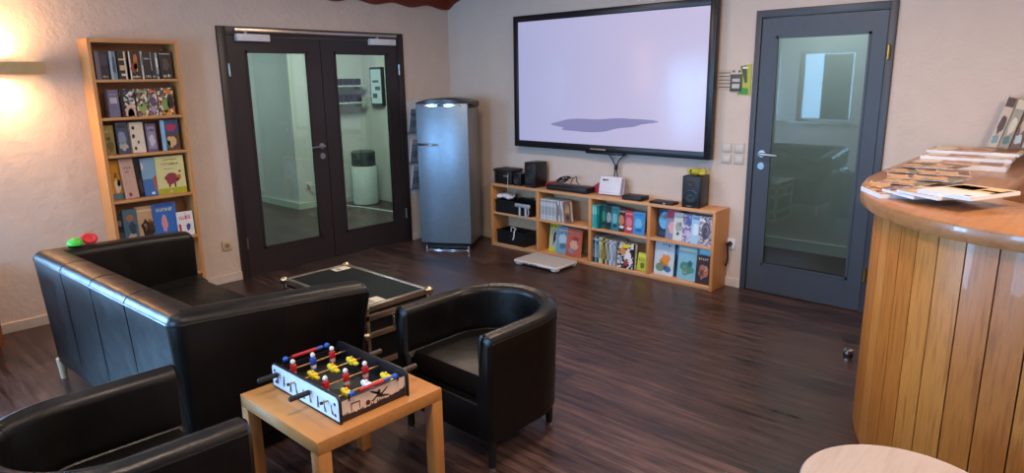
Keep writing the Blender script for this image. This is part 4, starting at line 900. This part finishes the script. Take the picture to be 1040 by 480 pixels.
g = G(); g.box(-.105, .105, -.055, .055, 0, .02, .006, 2); g.box(.02, .04, -.058, -.05, .004, .016, .002, m=1); o = g.build('flat_player', [M_black, M_steel]); o.location = (2.69, -.175, ZS); tag(o, 'very flat black player between set-top box and right loudspeaker', 'player')

# balance board on the floor
bb = thing('balance_board', 'white balance board lying on the floor in front of the shelf unit', 'balance board', (1.70, -.475, 0), .02)
g = G(); g.box(-.245, .245, -.155, .155, .022, .052, .016, 3); g.build('board_deck', plain('#c9c9c8', .5), bb)
g = G(); g.box(-.235, .235, -.146, .146, .0515, .0535, .0008, 1); g.build('standing_surface', plain('#b5b2b0', .6), bb)
for sx in (-1, 1):
    for sy in (-1, 1):
        g = G(); g.ball((sx*.20, sy*.12, .022), .045, .035, .022); g.build('foot', plain('#bfc0c4', .5), bb)
g = G()
for k in range(9): g.box(-.13+k*.016+(.02 if k > 3 else 0), -.12+k*.016+(.02 if k > 3 else 0), -.1562, -.1545, .032, .042)
g.build('printed_marks', plain('#4a4c54', .5), bb)

# ================================================================== WALL BITS
def plate(label, cat, name, loc, w, h, axis, parts):
    t = thing(name, label, cat, loc)
    return t
def socket(label, x, y, z, axis, mat, group='wall sockets'):
    t = thing('wall_socket', label, 'wall socket', (x, y, z), 0 if axis == 'y' else PI/2, group)
    g = G(); g.box(-.04, .04, -.012, -.001, -.04, .04, .004); g.build('cover_plate', mat, t)
    g = G(); g.cyl((0, -.0135, 0), (0, -.011, 0), .021, seg=20); g.cyl((-.009, -.0138, 0), (-.009, -.013, 0), .003, m=1); g.cyl((.009, -.0138, 0), (.009, -.013, 0), .003, m=1); g.build('socket_insert', [plain('#8f8270', .5), M_dark], t)
    return t
socket('cream wall socket low on the wall left of the double door', 0, -2.545, .312, 'x', plain('#c7b193', .5))
socket('white wall socket right of the shelf unit with a black plug', 3.19, 0, .342, 'y', M_white)
socket('white wall socket seen through the left glass of the double door', -2.5, -.30, .30, 'x', M_white)
cable('power_cable', 'black plug and cable leaving the wall socket right of the shelf unit', [(3.19, -.012, .342), (3.19, -.05, .342), (3.195, -.06, .30), (3.195, -.05, .24), (3.185, -.04, .19), (3.172, -.03, .165)], .007, M_black)
g = G(); g.cyl((3.19, -.014, .342), (3.19, -.048, .342), .02, .014); tag(g.build('power_plug', M_black), 'round black plug in the socket right of the shelf unit', 'plug')
for i, (dx, dz, lab) in enumerate(((0, 0, 'lower left'), (.10, 0, 'lower right'), (0, .085, 'upper left'), (.10, .085, 'upper right'))):
    t = thing('light_switch', '%s switch of the four pale wall switches between screen and single door' % lab, 'light switch', (3.115+dx, 0, 1.0+dz), 0, 'wall switches beside the single door')
    g = G(); g.box(-.04, .04, -.010, -.001, -.037, .037, .003); g.build('switch_frame', plain('#b9b1a8', .5), t)
    g = G(); g.box(-.028, .028, -.014, -.009, -.026, .026, .003); g.build('rocker', plain('#c4bdb5', .45), t)
t = thing('wall_sign', 'small dark grey framed panel with white fields right of the screen', 'sign', (3.16, 0, 1.565))
g = G(); g.box(-.045, .045, -.014, -.001, -.062, .062, .003); g.build('sign_frame', plain('#4a4640', .5), t)
for z0, z1 in ((.008, .03), (-.04, -.008)):
    g = G(); g.box(-.028, .03, -.0155, -.0135, z0, z1); g.build('white_field', plain('#b8b4ac', .5), t)
t = thing('wall_leaflet', 'bright green and yellow leaflet on the wall beside the single door frame', 'leaflet', (3.235, 0, 1.585))
g = G(); g.prism([(-.05, .10), (.035, .115), (.04, -.11), (-.07, -.105), (-.02, -.05)], -.006, -.001, 'y', m=0)
g.prism([(-.045, .098), (.0, .104), (.01, -.02), (-.01, -.02)], -.0072, -.006, 'y', m=1); g.prism([(-.065, -.1), (.02, -.105), (.02, -.06), (-.02, -.055)], -.0072, -.006, 'y', m=2); g.box(-.03, .01, -.0078, -.006, .08, .095, m=3)
g.build('leaflet_sheet', [plain('#a9b02c', .5), plain('#3f4a1c', .5), plain('#3f8a2c', .5), M_white], t)
t = thing('wall_note', 'small pale note with lines of dark text at the right edge of the wall screen', 'note', (3.065, 0, 1.585))
g = G(); g.box(-.05, .05, -.004, -.001, -.075, .075); g.build('note_sheet', plain('#bfae9c', .6), t)
for k in range(5):
    g = G(); g.box(-.045, .045, -.0046, -.004, .05-k*.026, .056-k*.026); g.build('text_line', plain('#4a3a34', .6), t)
for x_ in (3.135, 3.18):
    g = G(); g.cyl((x_, 0, 1.648), (x_, -.008, 1.648), .009, seg=14); tag(g.build('wall_hook', plain('#6a6158', .4)), 'tiny %s round hook above the dark framed panel' % ('left' if x_ < 3.15 else 'right'), 'hook', 'hooks above the panel')

# door stopper on the floor
ds = thing('door_stop', 'small steel door stop with black ring on the floor beside the bar', 'door stop', (4.362, -.93, 0))
g = G(); g.lathe([(.024, 0), (.024, .018), (.02, .02), (.02, .05), (.026, .052), (.026, .066), (.02, .07), (.001, .07)], seg=24); g.build('post', M_chrome, ds)
g = G(); g.lathe([(.021, .022), (.0275, .024), (.0275, .044), (.021, .046)], seg=24); g.build('rubber_ring', M_rubber, ds)

# low wooden cabinet at the left edge
lc = thing('wooden_cabinet', 'edge of a red-brown wooden cabinet at the left border of the photo', 'cabinet', (.25, -4.43, 0))
g = G(); g.box(-.23, .2, -.24, .247, .06, .50, .004); g.build('cabinet_body', wood('cabinet_wood', '#7a3f20', '#8f4e2a', 'z'), lc)
g = G(); g.box(-.22, .18, -.23, .23, 0, .06); g.build('plinth', M_redwood, lc)
g = G(); g.box(-.235, .21, -.25, .251, .50, .52, .003); g.build('cabinet_top', M_redwood, lc)

# ================================================================== HALL BEHIND THE DOUBLE DOOR
def hall_shelf(label, z):
    t = thing('wall_shelf', label, 'wall shelf', (-2.5, .36, z), 0, 'shelves in the hall')
    g = G(); g.box(.001, .16, -.22, .24, -.02, 0, .003); g.build('shelf_board', plain('#b9c4bc', .5), t)
    for y in (-.15, .17):
        g = G(); g.box(.001, .12, y-.008, y+.008, -.06, -.02); g.build('bracket', plain('#9aa8a0', .5), t)
hall_shelf('upper white shelf with dark cups, seen through the right door glass', 1.565)
hall_shelf('lower white shelf with dark cups, seen through the right door glass', 1.345)
mugs = ['first', 'second', 'third', 'fourth', 'fifth']
for z, lab in ((1.5655, 'upper'), (1.3455, 'lower')):
    for k in range(5):
        t = thing('mug', '%s dark mug from the left on the %s hall shelf' % (mugs[k], lab), 'mug', (-2.42, .19+.085*k, z), 0, 'mugs on the hall shelves')
        g = G(); hh_ = .085 if lab == 'upper' else .10
        g.lathe([(.028, 0), (.034, .004), (.036, hh_), (.031, hh_), (.029, .01), (.001, .01)], seg=18); g.build('cup', plain(['#17181c', '#24262c', '#141518', '#2c2a2c', '#1a1c20'][k], .4), t)
        g = G(); g.tube([(.034, 0, hh_*.8), (.055, 0, hh_*.75), (.058, 0, hh_*.4), (.034, 0, hh_*.22)], .005, 6); g.build('mug_handle', M_dark, t)
mo = thing('wall_monitor', 'slim wall monitor with a bright screen in the hall, seen through right glass', 'monitor', (-2.13, .66, 1.295))
g = G(); g.box(-.13, .13, -.05, -.001, 0, .50, .005); g.build('monitor_frame', M_black, mo)
g = G(); g.box(-.11, .11, -.053, -.049, .03, .47); g.build('monitor_screen', emit('hall_screen_glow', '#b9d6d0', .8), mo)
g = G()
for x0, x1, z0, z1 in ((-.08, .02, .10, .16), (-.02, .09, .20, .25), (-.07, .06, .30, .33)): g.box(x0, x1, -.054, -.0525, z0, z1)
g.build('screen_marks', plain('#44584f', .5), mo)
bi = thing('waste_bin', 'white rounded waste bin with a dark grey top in the hall', 'waste bin', (-2.18, .37, 0))
g = G(); g.lathe([(.15, 0), (.165, .012), (.165, .50), (.155, .515), (.001, .515)], seg=32); g.build('bin_body', plain('#c4d2cc', .45), bi)
g = G(); g.lathe([(.15, .515), (.158, .52), (.158, .70), (.14, .715), (.001, .715)], seg=32); g.build('bin_top', plain('#3c4644', .5), bi)
g = G(); g.box(.150, .164, -.06, .05, .60, .67, .003); g.build('flap', plain('#2b3231', .4), bi)
g = G(); g.tube([(-2.29, .09, .002), (-1.95, .16, .002), (-1.52, .21, .002), (-1.1, .25, .002)], .010, 6); tag(g.build('floor_strip', plain('#b4c0b8', .5)), 'pale strip on the hall floor in front of the waste bin', 'floor strip')
cable('hall_cable', 'pale cable plugged into the socket in the hall', [(-2.49, -.30, .30), (-2.45, -.28, .30), (-2.44, -.22, .27), (-2.46, -.15, .25), (-2.47, -.05, .24)], .007, M_wcable)

# ================================================================== FOOTBALL GAME ON THE SIDE TABLE
fx0, fx1, fy0, fy1, fz = 3.052, 3.522, -3.757, -3.452, .4505
fg = thing('tabletop_football', 'tabletop football game with red and yellow players on the small table', 'football game', ((fx0+fx1)/2, (fy0+fy1)/2, fz))
hw, hd = (fx1-fx0)/2, (fy1-fy0)/2
M_blk = plain('#101116', .4); M_lb = plain('#d3dfee', .45); M_pk = plain('#e2cdbf', .45)
for s in (-1, 1):
    g = G()
    out = [(-hw, 0), (hw, 0), (hw, .085), (hw-.008, .10), (hw-.02, .104), (-hw+.02, .104), (-hw+.008, .10), (-hw, .085)]
    a, b = sorted((s*hd, s*(hd-.010))); g.prism(out, a, b, 'y', m=0, bev=.0015)
    ins = [(-hw+.006, .010), (hw-.006, .010), (hw-.006, .083), (hw-.013, .095), (hw-.022, .098), (-hw+.022, .098), (-hw+.013, .095), (-hw+.006, .083)]
    a, b = sorted((s*hd, s*(hd+.0012))); g.prism(ins, a, b, 'y', m=1)
    ya, yb = sorted((s*(hd+.001), s*(hd+.002)))
    r_ = random.Random(5)
    for k in range(9):                                    # little running figures in the print
        x_ = -hw+.04+k*.048; zz = .018+.01*r_.random(); hgt = .035+.012*r_.random(); sl = .012*(r_.random()-.5)
        g.prism([(x_-.004, zz), (x_, zz), (x_+sl+.004, zz+hgt*.5), (x_+.004+sl, zz+hgt), (x_-.003+sl, zz+hgt)], ya, yb, 'y', m=2)
        g.prism([(x_+.006, zz), (x_+.010, zz+.003), (x_+sl+.004, zz+hgt*.55), (x_+sl, zz+hgt*.5)], ya, yb, 'y', m=2)
    for x_, z_ in ((-hw+.025, .075), (hw-.028, .07), (hw-.028, .028), (-hw+.03, .03)):
        g.cyl((x_, ya, z_), (x_, yb, z_), .0065, m=2, seg=14)
    g.build('end_board', [M_blk, M_lb, plain('#20293a', .5)], fg)
crowd = [(-hd+.012, .004)]; r_ = random.Random(11); n = 60
for k in range(n+1):
    u = k/n; y = -hd+.012+(2*hd-.024)*u
    zc = .014+.020*u**2+.010*(1-u)**3+.014*(r_.random() if k % 2 else 0); crowd.append((y, zc))
crowd.append((hd-.012, .004))
for s in (-1, 1):
    g = G(); x = s*(hw-.012); a, b = sorted((x, x-s*.010)); g.box(a, b, -hd+.010, hd-.010, 0, .080, m=0)
    xa, xb = sorted((x, x+s*.0012)); g.box(xa, xb, -hd+.010, hd-.010, .004, .079, m=1)
    xa, xb = sorted((x+s*.001, x+s*.0022)); g.prism(crowd, xa, xb, 'x', m=2)
    # player kicking a ball, goal frame
    fig = [(-.030, .036), (-.020, .040), (.0, .054), (.004, .060), (-.028, .076), (-.030, .072), (-.006, .056), (.018, .053), (.044, .068), (.046, .064), (.020, .046), (.050, .036), (.050, .031), (.012, .037), (-.004, .044), (-.020, .032)]
    g.prism([(y+.015, z) for y, z in fig], xa, xb, 'x', m=2); g.prism([(.022+.007*math.cos(k*PI/6), .062+.007*math.sin(k*PI/6)) for k in range(12)], xa, xb, 'x', m=2)
    g.prism([(-.028+.010*math.cos(k*PI/6), .036+.010*math.sin(k*PI/6)) for k in range(12)], xa, xb, 'x', m=3)
    for q in ((-.10, -.097, .03, .058), (-.10, -.062, .055, .059), (-.065, -.062, .03, .059)): g.box(xa, xb, *q, m=3)
    g.build('side_board', [M_blk, M_pk, plain('#2a1c1c', .5), plain('#5a1f22', .5)], fg)
g = G(); g.box(-hw+.02, hw-.02, -hd+.009, hd-.009, .018, .026, m=0); g.box(-.001, .001, -hd+.01, hd-.01, .026, .0264, m=1); g.lathe([(.040, .0), (.042, .0004), (.039, .0004)], (0, 0, .026), 32, m=1)
g.build('playing_field', [plain('#0c1411', .6), plain('#3c4a42', .6)], fg)
M_rod = plain('#b08a5c', .3, .7)
RX = [-.175, -.060, .058, .165] 
ROWS = [((-.175), -1, 'red', ['red', 'blue', 'red']), (-.062, 1, 'yel', ['yellow', 'yellow', 'yellow']), (.055, -1, 'red', ['red', 'red', 'red']), (.165, 1, 'yel', ['yellow', 'white', 'yellow'])]
PCOL = {'red': '#b8202c', 'blue': '#2a4cae', 'yellow': '#d8c02c', 'white': '#d0d6e0'}
for x_, side, tm, pl in ROWS:
    ya, yb = (-hd-.085, hd+.03) if side < 0 else (-hd-.028, hd+.09)
    zr = .071
    g = G(); g.cyl((x_, ya, zr), (x_, yb, zr), .0035, seg=10)
    ys = -hd-.028 if side > 0 else hd+.03
    rod = g.build('rod', M_rod, fg)
    g = G(); q = ya if side < 0 else yb
    g.cyl((x_, q, zr), (x_, q+(-side)*.075, zr), .010, seg=16); g.ball((x_, q, zr), .010, .006, .010); g.build('handle', M_rubber if side < 0 else plain('#3a2f2a', .5), rod)
    g = G(); q = yb if side < 0 else ya; g.cyl((x_, q-.004, zr), (x_, q+.004, zr), .006, seg=12); g.build('end_cap', M_blk, rod)
    for k, cn in enumerate(pl):
        y = -.088+.088*k+(.012 if side > 0 else -.006)
        g = G(); up = tm == 'red'
        sgn = 1 if up else -.55
        q = 1.22
        if up:
            g.box(x_-.007*q, x_+.007*q, y-.010*q, y+.010*q, zr-.010*q, zr+.016*q, .004, 2, m=0)
            g.ball((x_, y, zr+.025*q), .0078*q, .0078*q, .009*q, m=1)
            g.box(x_-.006*q, x_+.006*q, y-.008*q, y+.008*q, zr-.022*q, zr-.009*q, .002, 1, m=2)
            g.box(x_-.006*q, x_+.008*q, y-.007*q, y+.007*q, zr-.036, zr-.022*q, .003, 2, m=0)
        else:                                             # yellow team swung flat on its rod
            g.box(x_-.011*q, x_+.015*q, y-.012*q, y+.012*q, zr-.008*q, zr+.009*q, .005, 2, m=0)
            g.ball((x_-.018*q, y, zr+.004), .009*q, .0085*q, .0085*q, m=0)
            g.box(x_+.013*q, x_+.032*q, y-.007*q, y+.007*q, zr-.006, zr+.004, .003, 2, m=0)
            g.box(x_-.004, x_+.004, y-.004, y+.004, zr, zr+.022, .001, 1, m=0)
        g.build('player', [plain(PCOL[cn], .4), plain('#d8cfc8', .5), plain('#e0dcd8' if cn != 'red' else '#c8b8b4', .5)], rod)
for s in (-1, 1):
    x_ = s*(hw-.006)
    g = G(); ya, yb = -.105, .105
    g.cyl((x_, ya, .098), (x_, yb, .098), .003, seg=10, m=2)
    for k in range(14):
        y = -.065+k*.0098; g.cyl((x_, y, .098), (x_, y+.0085, .098), .0072, seg=14, m=0 if k < 11 else 1)
    for y in (-.095, .093): g.ball((x_, y, .098), .011, .012, .011, m=1)
    for y in (-.108, .106): g.box(x_-.003, x_+.003, y-.002, y+.002, .075, .10, m=2)
    g.build('score_counter', [plain('#b3222e', .35), plain('#2450b0', .35), M_blk], fg)

# toys on the left arm of the sofa
def on_sofa(x, y, z): return Matrix.Translation(so.location) @ Matrix.Rotation(.04, 4, 'Z') @ Vector((x, y, z))
g = G(); g.lathe([(.001, 0), (.03, 0), (.046, .008), (.048, .020), (.040, .038), (.022, .050), (.001, .054)], seg=28); o = g.build('green_toy', plain('#4cc23c', .45)); o.location = on_sofa(-.822, -.265, .741); o.scale = (.85,)*3; tag(o, 'bright green rounded toy on the left arm of the sofa', 'toy')
g = G(); g.tube([(.036*math.cos(2*PI*k/24), .036*math.sin(2*PI*k/24), 0) for k in range(24)], .015, 10, closed=True); g.ball((.0, .0, -.002), .03, .03, .012); o = g.build('red_toy', plain('#c8262c', .45)); o.location = on_sofa(-.842, -.185, .766); o.scale = (.85,)*3; o.rotation_euler = (0, .55, 0); tag(o, 'red ring-shaped toy behind the green one on the sofa arm', 'toy')

# ================================================================== PRINTED MATTER ON THE BAR
ZC = 1.1205
def leaflet(label, x, y, z, w, l, t, rz, cols, art, group, tilt=0, name='brochure', cat='brochure'):
    o = thing(name, label, cat, (x, y, z), rz, group, rot=(tilt, 0, rz))
    g = G(); g.box(-w/2, w/2, -l/2, l/2, 0, t-.0012); g.build('pages', plain('#d6d8de', .5), o, smooth=False)
    g = G(); g.m = 0; g.box(-w/2, w/2, -l/2, l/2, t-.0012, t)
    for a, b, c, d, k in art: g.box(-w/2+w*a, -w/2+w*b, -l/2+l*c, -l/2+l*d, t, t+.0004, m=k)
    g.build('cover', [colmat(c) for c in cols], o, smooth=False); return o
WH = 'white-edged magazines at the rounded bar end'; BR = 'brown brochures spread on the bar'; CT = 'beige catalogues at the back of the bar'
leaflet('thick white-edged magazine nearest the tip of the bar', 4.735, -1.735, ZC, .21, .28, .020, -.95, [BROWNP, '#d8c8b0'], [(.1, .9, .75, .95, 1)], WH, name='magazine', cat='magazine')
leaflet('blue-spined magazine in the middle of the fan at the bar end', 4.835, -1.80, ZC+.0205, .20, .27, .012, -.75, [BROWNP, '#6a7f9c', '#caa070'], [(0, .12, 0, 1, 1), (.3, .9, .55, .9, 2)], WH, name='magazine', cat='magazine')
leaflet('magazine with brown cover beneath the open white one', 4.90, -1.85, ZC+.033, .20, .27, .012, -.60, [BEIGEP, '#8a6a50', '#caa468'], [(.55, .95, .2, .9, 1), (.1, .5, .1, .5, 2)], WH, name='magazine', cat='magazine')
leaflet('top magazine with white lower half and golden picture at the bar end', 4.975, -1.87, ZC+.0455, .21, .28, .014, -.42, ['#cfcfd2', '#d2b07c', '#8a6a48', '#2c2422'], [(.02, .98, .45, .97, 1), (.05, .55, .55, .9, 2), (.62, .95, .60, .72, 2), (.90, .97, .45, .9, 3), (.80, .92, .06, .12, 3)], WH, name='magazine', cat='magazine')
spots = [(4.60, -1.50, .15), (4.63, -1.36, -.1), (4.60, -1.20, .25), (4.70, -1.42, -.3), (4.72, -1.24, .1), (4.58, -1.04, -.15), (4.70, -1.06, .3), (4.80, -1.30, -.2), (4.79, -1.10, .2), (4.60, -.88, .1), (4.73, -.90, -.25)]
names = ['first at the tip side', 'second at the tip side', 'by the outer bar edge', 'in the front middle', 'in the middle', 'at the outer edge farther back', 'behind the middle', 'nearest the work side in front', 'nearest the work side farther back', 'last at the outer edge', 'last beside the white-edged catalogue']
for i, (x, y, a) in enumerate(spots):
    leaflet('brown photo brochure in the spread on the bar, %s' % names[i], x, y, ZC+.003*i+.0002, .14, .20, .0028, a, [BROWNP if i % 2 else BEIGEP, '#5a3820', '#c99a62', '#6a7a5c'], [(.05, .95, .72, .94, 1), (.1, .6, .1, .45, 2), (.65, .95, .15, .6, 1+2*(i % 2))], BR)
for i, (x, y, z, w_, l_, t_, a) in enumerate(((4.735, -.60, ZC, .42, .26, .026, .05), (4.735, -.42, ZC+.027, .42, .26, .018, .03), (4.74, -.24, ZC+.046, .44, .28, .016, 0.0))):
    leaflet(['front white-edged catalogue with orange cover at the back of the bar', 'middle beige catalogue in the stepped row at the back of the bar', 'rear beige catalogue below the standing brochures on the bar'][i], x, y, z, w_, l_, t_, a, [BEIGEP, '#b5622a', '#8a5a3a', '#e0d2c2'], [(.3, .62, .35, .6, 1), (.05, .28, .2, .8, 3), (.7, .95, .15, .85, 2 if i != 1 else 3)], CT, name='catalogue', cat='catalogue')
ST = [(4.80, -.135, .30, ['#b9a894', '#4a2f20', '#6a8a86'], 'first standing narrow brochure from the left on the bar'), (4.854, -.14, .285, ['#8f8a78', '#c2b8a4', '#4f6a60'], 'second standing narrow brochure from the left on the bar'), (4.908, -.145, .33, ['#6a4a34', '#b0a08c', '#a8b8bc'], 'tall brown-topped standing brochure on the bar'), (4.962, -.15, .29, ['#a8a49a', '#5a6a72', '#d8d4cc'], 'fourth standing narrow brochure on the bar'), (5.016, -.15, .30, ['#c9c2b4', '#7a3a2c', '#8fa0a4'], 'rightmost standing narrow brochure on the bar')]
for i, (x, y, h_, cols, lab) in enumerate(ST):
    b = book(lab, 'brochure', (x, y, ZC+.0635), 0, .046, h_, .03, cols, [('r', .05, .95, .78, .96, 1), ('b', .5, .45, .4, .2, 1), ('b', .5, .15, .4, .1, 2)], 'standing brochures on the bar', .12, .22); b.name = 'standing_brochure'
# things on the lower work counter
g = G(); g.box(-.10, .12, -.12, .12, 0, .12, .01, 2); g.box(-.08, .10, -.125, -.119, .03, .09, .002, 1, m=1); o = g.build('card_terminal', [M_black, plain('#3a3a40', .3)]); o.location = (5.24, -1.05, .9005); tag(o, 'black device on the lower work counter behind the bar top', 'device')
g = G(); g.lathe([(.03, 0), (.036, .004), (.038, .13), (.034, .13), (.032, .01), (.001, .01)], seg=20); o = g.build('white_cup', M_white); o.location = (5.16, -1.30, .9005); tag(o, 'white cup on the lower work counter behind the bar top', 'cup')
